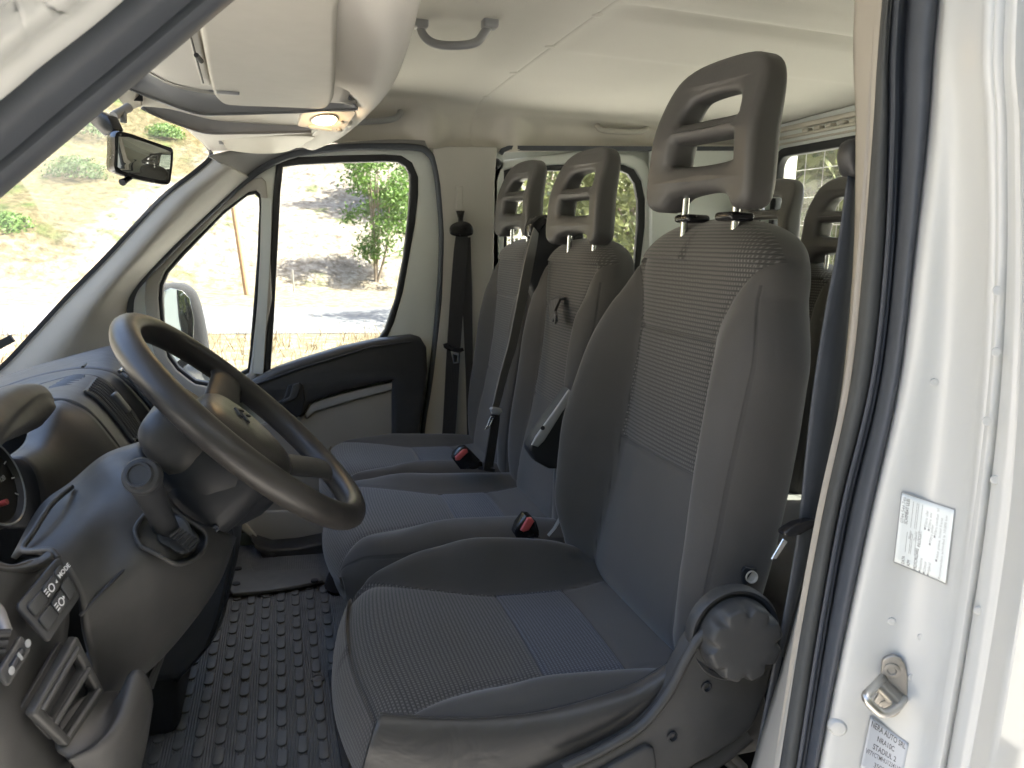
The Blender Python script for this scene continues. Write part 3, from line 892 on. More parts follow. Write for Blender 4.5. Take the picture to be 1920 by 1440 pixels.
cols += [last, [Vector((0.85, p.y - 0.008, p.z)) for p in last], [Vector((1.9, p.y - 0.008, p.z)) for p in last]]
patch('side_skin', trans(cols), M['white'], van, 4, 6, 0.01, 1)
rbox('side_skin', (1.3, 0.60, 0.72), (1.2, 0.06, 0.7), 0.02, M['white'], van)
rbox('inner_side_trim', (1.28, 0.68, 0.92), (0.95, 0.05, 0.75), 0.02, M['beige'], van)
rbox('inner_side_trim', (0.965, 0.69, 1.66), (0.58, 0.05, 0.93), 0.02, M['greybeige'], van)
rbox('inner_side_trim', (1.66, 0.68, 1.7), (0.18, 0.05, 0.85), 0.02, M['greybeige'], van)
# driver side cant rail above the doorway (just above the picture) 
patch('door_header', [[(-0.02, 0.72, 1.90), (0.2, 0.72, 1.945), (0.45, 0.72, 1.955), (0.62, 0.72, 1.96), (1.9, 0.72, 1.96)], [(-0.02, 0.66, 1.93), (0.2, 0.64, 1.985), (0.45, 0.63, 1.995), (0.62, 0.62, 2.0), (1.9, 0.62, 2.0)], [(-0.10, 0.66, 2.12), (0.2, 0.65, 2.18), (0.45, 0.65, 2.18), (0.62, 0.65, 2.18), (1.9, 0.65, 2.18)]], M['white'], van, 4, 4, 0.02, 1)
patch('header_trim', [[(-0.02, 0.73, 1.90), (0.2, 0.73, 1.945), (0.45, 0.73, 1.955), (0.62, 0.73, 1.96), (1.9, 0.73, 1.96)], [(-0.1, 0.78, 2.02), (0.2, 0.78, 2.03), (0.45, 0.78, 2.03), (0.62, 0.78, 2.03), (1.9, 0.78, 2.03)]], M['greybeige'], van, 4, 4, 0.01, 1)
# --- driver side A-pillar: rubber seal and painted outside
lo = [(-260, 560), (-120, 445), (0, 343), (110, 250), (220, 158), (320, 74), (407, 0), (520, -92), (640, -170)]
hi = [(-400, 480), (-190, 330), (0, 187), (70, 128), (145, 70), (190, 34), (230, 0), (330, -86), (450, -170)]
def row_(f, y): return [QY(a[0] * (1 - f) + b_[0] * f, a[1] * (1 - f) + b_[1] * f, y) for a, b_ in zip(lo, hi)]
patch('door_seal', [row_(-0.06, 0.78), row_(0.0, 0.735), row_(0.16, 0.715), row_(0.30, 0.722), row_(0.42, 0.708), row_(0.72, 0.688), row_(0.95, 0.69), row_(1.0, 0.70)], M['rubber'], van, 4, 5, 0.006, 1)
patch('pillar_skin', [row_(0.9, 0.70), row_(1.1, 0.685), row_(1.5, 0.67), row_(1.7, 0.645), row_(2.3, 0.635), row_(2.5, 0.615), row_(3.6, 0.60)], M['white'], van, 4, 5, 0.006, 1)
patch('pillar_trim', [[p + Vector((0, 0.03, 0)) for p in row_(0.1, 0.73)], [p + Vector((-0.05, 0.10, -0.02)) for p in row_(0.4, 0.73)]], M['greybeige'], van, 4, 3, 0.01, 1)
# ================================================================== passenger door
pd = thing('passenger_door', 'closed grey passenger door with dark armrest panel and two panes', 'door', (0.1, 2.62, 0.55))
main_in = [(531, 313), (560, 309), (640, 305), (720, 303), (745, 304), (760, 312), (768, 327), (769, 350), (766, 400), (757, 480), (742, 560), (722, 618), (706, 642), (640, 668), (560, 705), (503, 725), (508, 690), (514, 600), (520, 480), (526, 360)]
main_out = [(520, 300), (560, 296), (640, 293), (720, 291), (752, 293), (772, 306), (783, 333), (783, 366), (777, 420), (766, 480), (754, 547), (738, 603), (722, 640), (705, 660), (640, 690), (560, 720), (488, 745), (496, 690), (503, 600), (509, 480), (514, 360)]
q_in = [(478, 364), (485, 371), (486, 390), (482, 480), (476, 560), (468, 660), (464, 692), (440, 705), (410, 715), (393, 718), (367, 713), (335, 688), (318, 664), (308, 610), (304, 560), (306, 535), (316, 512), (344, 480), (420, 401), (464, 367)]
q_out = grow(q_in, 6)
door_o = [(236, 640), (240, 560), (262, 522), (312, 474), (370, 416), (462, 336), (515, 304), (567, 289), (640, 280), (720, 278), (778, 281), (796, 292), (808, 310), (816, 350), (822, 420), (822, 480), (816, 580), (802, 713), (789, 800), (782, 900), (765, 1110), (330, 1110), (236, 900)]
side_slab('door_frame', grow(door_o, 7), [main_out, q_out], 2.60, 0.04, 0.008, M['doorpaint'], pd)
side_slab('window_seal', grow(main_out, 2), [main_in], 2.597, 0.03, 0.006, M['black'], pd)
side_slab('window_seal', grow(q_in, 7), [q_in], 2.597, 0.03, 0.004, M['black'], pd)
side_slab('window_pane', grow(main_in, 5), [], 2.622, 0.004, 0.0005, M['glass'], pd)
side_slab('quarter_pane', grow(q_in, 4), [], 2.622, 0.004, 0.0005, M['glass'], pd)
side_slab('quarter_frame', grow(q_in, 34), [grow(q_in, 8)], 2.590, 0.014, 0.006, M['greybeige'], pd)
# divider post
strip('divider_post', [QY(500, 372, 2.588), QY(497, 480, 2.588), QY(484, 700, 2.588)], Vector((1, 0, 0)), 0.030, 0.018, M['doorpaint'], pd)
# dark upper armrest panel, rounded, standing inwards
arm = [(470, 716), (520, 690), (560, 676), (640, 652), (707, 637), (773, 629), (790, 634), (801, 652), (803, 693), (800, 740), (790, 800), (788, 840), (735, 840), (736, 800), (736, 716), (700, 722), (640, 738), (598, 752), (580, 760), (572, 776), (563, 784), (540, 775), (500, 745), (440, 760), (400, 750)]
side_slab('armrest_panel', arm, [], 2.535, 0.065, 0.018, M['dash_smooth'], pd)
side_slab('armrest_crease', [(470, 722), (560, 690), (700, 648), (772, 640), (772, 643), (700, 652), (560, 695), (470, 728)], [], 2.531, 0.01, 0.003, M['black'], pd)
# trim below: light strip and cloth
side_slab('trim_strip', [(572, 778), (582, 758), (600, 750), (640, 739), (736, 717), (736, 731), (640, 757), (590, 772), (575, 785)], [], 2.55, 0.03, 0.005, M['handle'], pd)
side_slab('door_cloth', [(560, 780), (590, 770), (640, 756), (737, 730), (737, 900), (700, 1000), (440, 1000), (420, 930), (480, 800)], [], 2.56, 0.03, 0.004, M['doorcloth'], pd)
# pull handle recess and lever
side_slab('handle_cup', [(540, 722), (560, 718), (568, 722), (572, 750), (566, 778), (556, 783), (530, 765), (520, 755), (532, 748)], [], 2.529, 0.012, 0.004, M['black'], pd)
side_slab('pull_lever', [(549, 722), (560, 718), (564, 722), (558, 745), (547, 752), (530, 757), (530, 752), (543, 744)], [], 2.522, 0.012, 0.003, M['shield'], pd)
# lower door with pocket
side_slab('lower_trim', [(440, 985), (455, 960), (650, 955), (760, 960), (760, 1015), (640, 1018), (560, 1026), (500, 1031)], [], 2.55, 0.03, 0.005, M['beige'], pd)
side_slab('trim_edge', [(447, 972), (455, 975), (498, 1028), (482, 1020), (449, 990)], [], 2.53, 0.03, 0.004, M['cream'], pd)
side_slab('door_pocket', [(471, 1016), (480, 1022), (510, 1031), (560, 1027), (655, 1008), (770, 1000), (770, 1090), (520, 1078), (505, 1066)], [], 2.46, 0.10, 0.01, M['dash_smooth'], pd)
for px, py in ((513, 1041),):
    c = QY(px, py, 2.458); lathe('screw', [(0.006, 0), (0.006, 0.004), (0.0, 0.006)], c, (0, -1, 0), M['shield'], pd, 12)

# door mirror outside, seen through the quarter pane
dm = thing('door_mirror', 'black door mirror housing outside the quarter window, speckled with dust', 'mirror', (-0.35, 2.95, 1.15))
def DQ(px, py, y): return QY(px, py, y)
hs = [(306, 542), (312, 534), (340, 533), (360, 541), (374, 560), (385, 600), (393, 650), (396, 690), (370, 708), (330, 690), (310, 660)]
o_ = [(DQ(*p, 2.86).x, DQ(*p, 2.86).z) for p in hs]
o_ = [tuple(v[:2]) for v in cr([(*p, 0) for p in o_], 3, True)]
slab('housing', o_, [], 0.16, 0.03, M['carpet'], dm, lambda u, v, w_: Vector((u - 0.10 * (w_ + 0.08), 2.93 + w_, v)))
gl = [(306, 546), (320, 540), (342, 545), (356, 560), (364, 600), (362, 640), (350, 665), (330, 680), (312, 655)]
o_ = [(DQ(*p, 2.845).x, DQ(*p, 2.845).z) for p in gl]
slab('mirror_pane', o_, [], 0.006, 0.001, M['mirror'], dm, lambda u, v, w_: Vector((u, 2.846 + w_, v)))
tube('arm', [QY(352, 692, 2.9), QY(372, 700, 2.8), QY(395, 700, 2.70)], 0.03, M['rubber'], dm, 10)

# ================================================================== seats
def seat_back(name, parent, yc, W, ztop, xm, bol, hb, zseam, zlow, mat, zbot=0.98, fc=0.052, bk=0.055, panel=True, xoff=0.0, W_top=0.90, nearf=1.0):
    """backrest as stacked cross sections; zone>0 = woven centre panel"""
    nz, nf = 150, 96
    verts, uv, zone, seam = [], [], [], []
    zsh = ztop - 0.13
    def Wz(z):
        base = W * smooth_tab([(zbot, 0.95), (zbot + 0.15, 1.0), (1.45, 1.0), (1.56, W_top)], z)
        if z > zsh:
            t = (z - zsh) / (ztop - zsh)
            base *= max(1e-3, (1 - t ** 2.3)) ** (1 / 2.6)
        return max(base, 0.004)
    zs = []
    for j in range(nz + 1):
        t = j / nz
        zs.append(zbot + (ztop - zbot) * (math.sin(t * math.pi / 2) * 0.55 + t * 0.45))
    ths = [-math.pi / 2 + math.pi * i / nf for i in range(nf + 1)]
    nring = 2 * nf
    for z in zs:
        w_ = Wz(z)
        tt = max(0.0, (z - (ztop - 0.06)) / 0.06)
        cap = max(1e-4, 1 - tt ** 2.2) ** 0.5
        tb = max(0.0, (zbot + 0.05 - z) / 0.05)
        cap *= max(1e-4, 1 - 0.5 * tb ** 2) ** 0.5
        x_m = smooth_tab(xm, z) + xoff
        b_ = smooth_tab(bol, z)
        zn = z
        hz = smooth_tab(hb, z)
        for k in range(nring):
            if k <= nf: v = math.sin(ths[k]); front = True
            else: v = math.sin(ths[2 * nf - k]); front = False
            av = abs(v)
            e = max(0.0, 1 - av ** 5) ** 0.5
            y = w_ * v
            ay = abs(y)
            # zone: signed distance inside woven panel
            zz = min(hz - ay, z - zlow)
            s_ = min(abs(hz - ay) if z > zlow - 0.12 else 1, abs(z - zlow) if ay < hz else 1, abs(z - zseam) if ay < hz else 1)
            if z <= zlow: s_ = min(s_, abs(hz - ay))
            # outer stitch along the bolster
            so = abs(ay - (w_ - 0.012)) if z < ztop - 0.1 else 1
            if front:
                bump = sstep(hz / w_ * 0.92, min(0.90, hz / w_ + 0.24), av)
                d = fc * cap * e + b_ * (nearf if v < 0 else 1.0) * bump * (max(0.0, 1 - av ** 14)) ** 0.5 * cap
                cr_ = 0.005 * (1 - (y / max(hz, .01)) ** 2) if ay < hz else 0
                d += cr_ * cap * (1 if z > zlow else 0.6)
                if panel: d -= 0.0045 * math.exp(-(s_ / 0.005) ** 2) * cap
                x = x_m - d
            else:
                x = x_m + bk * (max(0.0, 1 - av ** 14) ** 0.5) * cap
            verts.append((x, yc + y, z)); uv.append((y, z * 1.02 + 0.3 * max(0, z - ztop + 0.05)))
            zone.append(zz if front else -1.0)
            seam.append(min(s_, so) if front else 1.0)
    faces = []
    for j in range(nz):
        for k in range(nring):
            l = (k + 1) % nring
            faces.append((j * nring + k, (j + 1) * nring + k, (j + 1) * nring + l, j * nring + l))
    faces.append(tuple(range(nring)))
    return mesh(name, verts, faces, mat, parent, True, None, uv, dict(zone=zone, seam=seam))

def seat_cushion(name, parent, yc, W, x0, x1, zc, bol, hb, xs1, xs2, mat, zb=0.86, nearf=1.0):
    """cushion as cross sections along X; zone = woven front, zone2 = second woven strip"""
    nx, nf = 150, 96
    verts, uv, z1, z2, seam = [], [], [], [], []
    ths = [-math.pi / 2 + math.pi * i / nf for i in range(nf + 1)]
    nring = 2 * nf
    arc = 0
    px_ = None
    for j in range(nx + 1):
        t = j / nx
        x = x0 + (x1 - x0) * (1 - math.cos(t * math.pi / 2)) * 0.5 + (x1 - x0) * t * 0.5
        f = (x - x0)
        capf = max(1e-4, 1 - (max(0, 0.075 - f) / 0.075) ** 2.2) ** 0.5        # rounded nose
        zf = smooth_tab(zc, x)
        b_ = smooth_tab(bol, x)
        hz = smooth_tab(hb, x)
        w_ = W * smooth_tab([(x0, 0.80), (x0 + 0.03, 0.90), (x0 + 0.09, 0.975), (x0 + 0.18, 1.0), (x1, 0.97)], x)
        zmid = 0.90
        if px_ is not None: arc += abs(x - px_[0]) + abs(zmid + (zf - zmid) * capf - px_[1]) * 0.8
        px_ = (x, zmid + (zf - zmid) * capf)
        for k in range(nring):
            topf = k <= nf
            v = math.sin(ths[k] if topf else ths[2 * nf - k])
            av = abs(v); y = w_ * v; ay = abs(y)
            e = max(0.0, 1 - av ** 7) ** 0.5
            s_ = abs(hz - ay)
            if ay < hz: s_ = min(s_, abs(x - xs1), abs(x - xs2))
            so = abs(ay - (w_ - 0.010)) if True else 1
            if topf:
                bump = sstep(hz / w_ * 0.95, min(0.90, hz / w_ + 0.28), av)
                zz = zmid + (zf - zmid) * e * capf + b_ * (nearf if v < 0 else 1.0) * bump * (max(0.0, 1 - av ** 12)) ** 0.5 * capf
                if ay < hz: zz += 0.006 * (1 - (y / hz) ** 2) * capf
                zz -= 0.004 * math.exp(-(s_ / 0.005) ** 2) * capf
            else:
                zz = zmid - (zmid - zb) * e * (0.75 + 0.25 * capf)
            xx = x + (0.045 * (y / W) ** 2 - 0.014) * max(0.0, 1 - f / 0.30) ** 1.5
            if not topf: xx = xx + 0.02 * e * max(0, 1 - f / 0.2)
            verts.append((xx, yc + y, zz)); uv.append((y, arc if topf else arc - (zmid - zz)))
            ins = hz - ay
            z1.append(min(ins, xs1 - x) if topf else (min(ins, 0.12 - f)))
            z2.append(min(ins, x - xs1, xs2 - x) if topf else -1)
            seam.append(min(s_, so) if topf else (s_ if f < 0.05 else 1.0))
    faces = []
    for j in range(nx):
        for k in range(nring):
            l = (k + 1) % nring
            faces.append((j * nring + k, (j + 1) * nring + k, (j + 1) * nring + l, j * nring + l))
    # front face: columns between the upper and the lower edge of the first section
    rows_n = 8
    idx = []
    for k in range(nf + 1):
        a_, c_ = k, (nring - k) % nring
        colv = [a_]
        for m in range(1, rows_n):
            t = m / rows_n
            pa, pc = Vector(verts[a_]), Vector(verts[c_])
            p = pa.lerp(pc, t); p.x += 0.012 * t * t - 0.008 * math.sin(math.pi * t)
            verts.append(tuple(p)); uv.append((p.y - yc, -(pa.z - p.z)))
            z1.append(z1[a_]); z2.append(-1); seam.append(seam[a_])
            colv.append(len(verts) - 1)
        colv.append(c_)
        idx.append(colv)
    for k in range(nf):
        for m in range(rows_n):
            q = (idx[k][m], idx[k + 1][m], idx[k + 1][m + 1], idx[k][m + 1])
            q = tuple(dict.fromkeys(q))
            if len(q) > 2: faces.append(q)
    faces.append(tuple(nx * nring + k for k in range(nring))[::-1])
    return mesh(name, verts, faces, mat, parent, True, None, uv, dict(zone=z1, zone2=z2, seam=seam))

def headrest(parent, yc, zb, x, scale=1.0, tilt=0.0, posts=True, mat=None, ws=1.0, turn=0.0, hz=0.235, wb=0.148, wt=0.10, post_z=0.08):
    s = scale
    out = [(-wb, 0.016), (-wb + 0.016, -0.004), (-0.100, -0.005), (-0.074, 0.016), (0.0, 0.024), (0.074, 0.016), (0.100, -0.005), (wb - 0.016, -0.004), (wb, 0.016),
           (wb + 0.001, 0.055), (wb - 0.002, 0.10), (wb - 0.005, 0.150), (wb - 0.014, 0.192), (wb - 0.036, 0.219), (wb - 0.080, hz - 0.002), (0, hz + 0.002),
           (-wb + 0.080, hz - 0.002), (-wb + 0.036, 0.219), (-wb + 0.014, 0.192), (-wb + 0.005, 0.150), (-wb + 0.002, 0.10), (-wb - 0.001, 0.055)]
    out = [tuple(v[:2]) for v in cr([(a * s, b_ * s, 0) for a, b_ in out], 3, True)]
    h1 = [tuple(v[:2]) for v in cr([(a * s, b_ * s, 0) for a, b_ in [(-0.086, 0.078), (-0.080, 0.069), (0, 0.066), (0.080, 0.069), (0.086, 0.078), (0.083, 0.102), (0.074, 0.107), (0, 0.108), (-0.074, 0.107), (-0.083, 0.102)]], 3, True)]
    h2 = [tuple(v[:2]) for v in cr([(a * s, b_ * s, 0) for a, b_ in [(-0.081, 0.143), (-0.073, 0.138), (0, 0.139), (0.073, 0.138), (0.081, 0.143), (0.074, 0.162), (0.056, 0.175), (0, 0.179), (-0.056, 0.175), (-0.074, 0.162)]], 3, True)]
    T = 0.062 * s
    def fm(u, v, w_):
        k = 1.0 - 0.30 * sstep(0.10 * s, hz * s, v)
        bow = 0.028 * s * (1 - (u / (wb * s)) ** 2)         # gentle hollow towards the head
        dx = bow * 0.5 + (w_ * k) + 0.02 * sstep(0.1 * s, hz * s, v) + tilt * v
        ca_, sa_ = math.cos(R(turn)), math.sin(R(turn))
        return Vector((x + dx * ca_ - u * ws * sa_, yc + dx * sa_ + u * ws * ca_, zb + v))
    h = slab('headrest', out, [h1, h2], T, 0.017 * s, mat or M['foam'], parent, fm, 4, 60)
    if posts:
        for sy in (-1, 1):
            tx = -sy * 0.072 * s * ws * math.sin(R(turn))
            tube('post', [(x + 0.012 + tx, yc + sy * 0.072 * s * ws, zb - post_z), (x + 0.012 + tx, yc + sy * 0.072 * s * ws, zb + 0.03)], 0.0065, M['chrome'], h, 12)
    return h

XM = [(0.95, 0.640), (1.06, 0.652), (1.20, 0.678), (1.35, 0.696), (1.50, 0.706), (1.60, 0.716), (1.70, 0.735)]
# ---- driver seat
YD = 1.155
ds = thing('driver_seat', 'grey cloth driver seat in the foreground with a recline knob on its side', 'seat', (0.36, YD, 0.60))
seat_back('backrest', ds, YD + 0.030, 0.246, 1.682, XM, [(0.95, 0.030), (1.05, 0.075), (1.15, 0.112), (1.28, 0.122), (1.40, 0.100), (1.52, 0.056), (1.60, 0.016), (1.67, 0.0)],
          [(0.95, 0.165), (1.10, 0.155), (1.27, 0.142), (1.49, 0.130), (1.55, 0.150), (1.61, 0.195), (1.64, 0.225), (1.67, 0.24)], 1.487, 1.268, M['fab_back'], nearf=0.42, W_top=0.87, bk=0.066)
seat_cushion('cushion', ds, YD, 0.262, 0.085, 0.70, [(0.08, 0.985), (0.14, 1.000), (0.25, 0.992), (0.38, 0.978), (0.52, 0.975), (0.70, 0.985)],
             [(0.08, 0.015), (0.15, 0.040), (0.25, 0.082), (0.36, 0.104), (0.48, 0.096), (0.60, 0.066), (0.70, 0.04)],
             [(0.08, 0.225), (0.13, 0.215), (0.22, 0.182), (0.30, 0.160), (0.38, 0.146), (0.52, 0.148), (0.60, 0.165), (0.70, 0.19)], 0.378, 0.513, M['fab_cushion'], 0.84, nearf=0.5)
hd = headrest(ds, YD, 1.698, 0.672, 1.0, 0.03, ws=0.92, turn=7)
for sy in (-1, 1):
    rbox('post_guide', (0.690, YD + sy * 0.066, 1.681), (0.045, 0.05, 0.014), 0.006, M['gloss_black'], ds)
# vinyl side skirt of the cushion (near side)
rows = []
sk_t = [(712, 1338), (760, 1342), (830, 1346), (920, 1344), (1010, 1334), (1100, 1312), (1190, 1280), (1268, 1232)]
sk_b = [(672, 1470), (740, 1500), (820, 1520), (920, 1510), (1010, 1470), (1100, 1418), (1190, 1370), (1262, 1310)]
for f, y in ((0.05, 0.935), (0.0, 0.908), (0.07, 0.895), (0.3, 0.884), (0.6, 0.881), (1.0, 0.892)):
    rows.append([QY(a[0] * (1 - f) + b_[0] * f, a[1] * (1 - f) + b_[1] * f, y) for a, b_ in zip(sk_t, sk_b)])
patch('side_skirt', rows, M['vinyl'], ds, 6, 6, 0.008, 1)
tube('seam_piping', cr([p + Vector((0, -0.002, 0.001)) for p in rows[1]], 6), 0.0022, M['black'], ds, 6)
# side shield
def near(px, py, y): 
    p = QY(px, py, y); return (p.x, p.z)
sh = [(1045, 1450), (1130, 1412), (1200, 1368), (1245, 1310), (1275, 1250), (1295, 1212), (1318, 1185), (1350, 1150), (1385, 1134), (1420, 1140), (1444, 1165), (1456, 1210), (1452, 1260), (1430, 1330), (1405, 1375), (1340, 1420), (1290, 1450), (1200, 1560), (1000, 1560), (980, 1490)]
o_ = [tuple(v[:2]) for v in cr([(*near(*p, 0.865), 0) for p in sh], 4, True)]
slab('side_shield', o_, [], 0.035, 0.010, M['shield'], ds, lambda u, v, w_: Vector((u, 0.882 + w_, v)), 3)
# raised rib along the top of the shield
rib = [QY(*p, 0.862) for p in [(1055, 1440), (1135, 1402), (1205, 1358), (1252, 1300), (1282, 1243), (1304, 1205), (1326, 1180)]]
tube('shield_rib', cr(rib, 5), 0.007, M['shield'], ds, 10)
for px, py in ((1324, 1287), (1260, 1380)):
    c = QY(px, py, 0.864); lathe('screw_hole', [(0.0062, -0.004), (0.0075, 0.0), (0.0082, 0.0025), (0.006, 0.0035), (0.0045, -0.002), (0.0, -0.002)], c, (0, -1, 0), M['black'], ds, 18)
side2 = [(1075, 1470), (1210, 1395), (1224, 1400), (1228, 1425), (1222, 1500), (1080, 1540)]
o_ = [near(*p, 0.862) for p in side2]
slab('shield_lever', o_, [], 0.012, 0.004, M['shield'], ds, lambda u, v, w_: Vector((u, 0.862 + w_, v)))
# lower curved rail cover
rb2 = [QY(*p, 0.90) for p in [(1240, 1470), (1300, 1440), (1350, 1412), (1398, 1372)]]
tube('lower_rib', cr(rb2, 5), 0.016, M['shield'], ds, 10)
# recline knob: scalloped disc
kc = QY(1392, 1203, 0.842); ka = Vector((-0.10, -1, 0.05)).normalized()
ku = ka.orthogonal().normalized(); kv = ka.cross(ku)
rings = []
for h_, rr, sc in ((-0.022, 0.052, 0), (-0.020, 0.056, 0.0), (-0.006, 0.056, 0.15), (0.006, 0.055, 0.6), (0.012, 0.053, 0.85), (0.0145, 0.0505, 0.9), (0.0150, 0.048, 0.85), (0.0150, 0.030, 0.0), (0.0150, 0.001, 0)):
    ring = []
    for k in range(120):
        th = 2 * math.pi * k / 120
        lob = max(0.0, math.cos(8 * th)) ** 1.5
        r_ = rr - 0.011 * sc * lob
        ring.append(kc + ka * h_ + (ku * math.cos(th) + kv * math.sin(th)) * r_)
    rings.append(ring)
loft('recline_knob', rings, M['shield'], ds, True, 50)
lathe('knob_collar', [(0.068, -0.03), (0.068, -0.014), (0.065, -0.010), (0.060, -0.012), (0.056, -0.02), (0.0, -0.02)], kc - ka * 0.008, ka, M['shield'], ds, 48)
# armrest mounting boss showing through the cover
bc = QY(1404, 1078, 0.939)
_t = [(1391, 1072), (1397, 1063), (1408, 1066), (1419, 1066), (1418, 1078), (1412, 1089), (1402, 1092), (1396, 1100), (1392, 1090)]
slab('torn_hole', [near(*p, 0.935) for p in _t], [], 0.006, 0.001, M['black'], ds, lambda u, v, w_: Vector((u, 0.9365 + w_, v)))
lathe('mounting_boss', [(0.0, 0.000), (0.0070, 0.000), (0.0080, 0.004), (0.0095, 0.004), (0.0095, -0.02), (0, -0.02)], bc + Vector((0, -0.006, 0)), (-0.15, -1, 0.1), M['cream'], ds, 24)
# backrest side cover pushes out a little round the boss, then the seat base
rbox('seat_base', (0.38, YD, 0.74), (0.46, 0.40, 0.26), 0.02, M['black'], ds)
rbox('seat_rail', (0.36, 0.93, 0.835), (0.52, 0.05, 0.05), 0.01, M['black'], ds)
for k in range(2):
    tube('rail_rod', [QY(1355, 1400 + 20 * k, 0.93), QY(1395, 1440 + 16 * k, 0.93)], 0.007, M['steel'], ds, 10)

# ---- twin passenger bench
pb = thing('passenger_bench', 'grey cloth double passenger seat against the far door', 'seat', (0.38, 2.04, 0.60))
YM, YO = 1.825, 2.285
BOLP = [(0.95, 0.010), (1.05, 0.030), (1.20, 0.048), (1.35, 0.048), (1.50, 0.030), (1.60, 0.008), (1.68, 0.0)]
seat_back('backrest', pb, YM, 0.232, 1.652, XM, BOLP, [(0.95, 0.15), (1.20, 0.135), (1.46, 0.120), (1.50, 0.135), (1.58, 0.175), (1.62, 0.21), (1.66, 0.22)], 1.478, 1.235, M['fab_back'], 0.94, xoff=0.03)
seat_back('backrest', pb, YO, 0.225, 1.652, XM, BOLP, [(0.95, 0.15), (1.20, 0.135), (1.46, 0.120), (1.50, 0.135), (1.58, 0.175), (1.62, 0.21), (1.66, 0.22)], 1.478, 1.235, M['fab_back'], 0.94, xoff=0.02)
ZCP = [(0.08, 0.965), (0.16, 0.985), (0.30, 0.978), (0.40, 0.970), (0.55, 0.968), (0.72, 0.975)]
BCP = [(0.08, 0.008), (0.20, 0.020), (0.35, 0.036), (0.50, 0.034), (0.72, 0.02)]
HCP = [(0.08, 0.20), (0.14, 0.19), (0.22, 0.165), (0.32, 0.130), (0.40, 0.108), (0.53, 0.108), (0.60, 0.125), (0.72, 0.16)]
seat_cushion('cushion', pb, YM, 0.262, 0.105, 0.72, ZCP, BCP, HCP, 0.40, 0.525, M['fab_cushion'], 0.80)
seat_cushion('cushion', pb, YO + 0.012, 0.222, 0.120, 0.72, [(a, b_ + 0.006) for a, b_ in ZCP], BCP, HCP, 0.40, 0.525, M['fab_cushion'], 0.80)
headrest(pb, YM - 0.062, 1.640, 0.690, 0.93, 0.03, True, None, 0.93, 7, 0.235, 0.148, 0.10, 0.05)
headrest(pb, YO, 1.662, 0.695, 0.93, 0.03, True, None, 0.90, 7, 0.235, 0.148, 0.10, 0.05)
rbox('bench_base', (0.44, 2.04, 0.72), (0.50, 0.86, 0.22), 0.02, M['black'], pb)
rbox('bench_shell', (0.765, 2.05, 1.28), (0.03, 0.80, 0.62), 0.012, M['black'], pb)
# belt tower between the two backrests
slab('belt_tower', [(0.62, 1.55), (0.64, 1.655), (0.66, 1.700), (0.685, 1.712), (0.76, 1.712), (0.785, 1.69), (0.80, 1.40), (0.70, 1.40)], [], 0.060, 0.010, M['black'], pb, lambda u, v, w_: Vector((u + 0.02, 2.035 + w_, v)))
# torn strap on the middle backrest
strip('torn_strap', [(0.672, 1.795, 1.505), (0.650, 1.790, 1.497), (0.640, 1.775, 1.468), (0.642, 1.765, 1.452)], Vector((0, 1, 0.2)), [0.03, 0.042, 0.034, 0.024], 0.006, M['web'], pb)
strip('torn_strap', [(0.650, 1.77, 1.462), (0.636, 1.745, 1.456), (0.632, 1.725, 1.460)], Vector((0, 0.2, 1)), [0.03, 0.026, 0.012], 0.004, M['web'], pb)
# folding armrest frame between driver and bench
hp = [near(*p, 1.60) for p in [(1068, 730), (1040, 770), (1005, 818), (993, 838), (994, 850), (1005, 866), (1030, 880), (1075, 880), (1090, 740)]]
slab('hinge_cover', hp, [], 0.05, 0.008, M['black'], pb, lambda u, v, w_: Vector((u, 1.625 + w_, v)))
hp = [near(*p, 1.592) for p in [(1066, 730), (1040, 768), (1004, 818), (996, 834), (1008, 838), (1020, 826), (1055, 770), (1080, 738)]]
slab('hinge_plate', hp, [], 0.008, 0.003, M['handle'], pb, lambda u, v, w_: Vector((u, 1.592 + w_, v)))
c = QY(1017, 802, 1.586); lathe('bolt_hole', [(0.005, 0.0), (0.005, 0.003), (0, 0.003)], c, (0, -1, 0), M['black'], pb, 12)

# ---- rear bench (only headrests and a strip of one backrest show)
rbk = thing('rear_bench', 'grey cloth rear bench half hidden behind the driver seat', 'seat', (1.3, 1.8, 0.60))
for k, yc in enumerate((1.32, 1.88, 2.32)):
    seat_back('backrest', rbk, yc, 0.255 if k < 2 else 0.20, 1.62, XM, [(a, b_ * 0.5) for a, b_ in BOLP], [(0.95, 0.16), (1.46, 0.17), (1.62, 0.21)], 1.46, 1.20, M['fab_back'], 0.94, xoff=0.68)
hA = QX(1420, 405, 1.37); hB = QX(1560, 440, 1.37)
headrest(rbk, hA.y, 1.632, 1.40, 0.92)
headrest(rbk, hB.y - 0.04, 1.615, 1.37, 0.92)
rbox('cushion', (1.15, 1.78, 0.93), (0.5, 1.5, 0.16), 0.05, M['fab_plain'], rbk)
rbox('seat_base', (1.2, 1.78, 0.72), (0.4, 1.4, 0.24), 0.02, M['black'], rbk)
# rear belt reel on the back wall
c = QX(1310, 407, 1.70)
tag(lathe('belt_reel', [(0.0, 0.05), (0.03, 0.05), (0.042, 0.03), (0.045, 0.0), (0.02, -0.02), (0, -0.02)], (1.68, min(c.y, 2.52), c.z), (-1, -0.3, 0.2), M['gloss_black'], None, 24), 'small black belt reel on the rear wall below the driver headrest', 'belt reel')
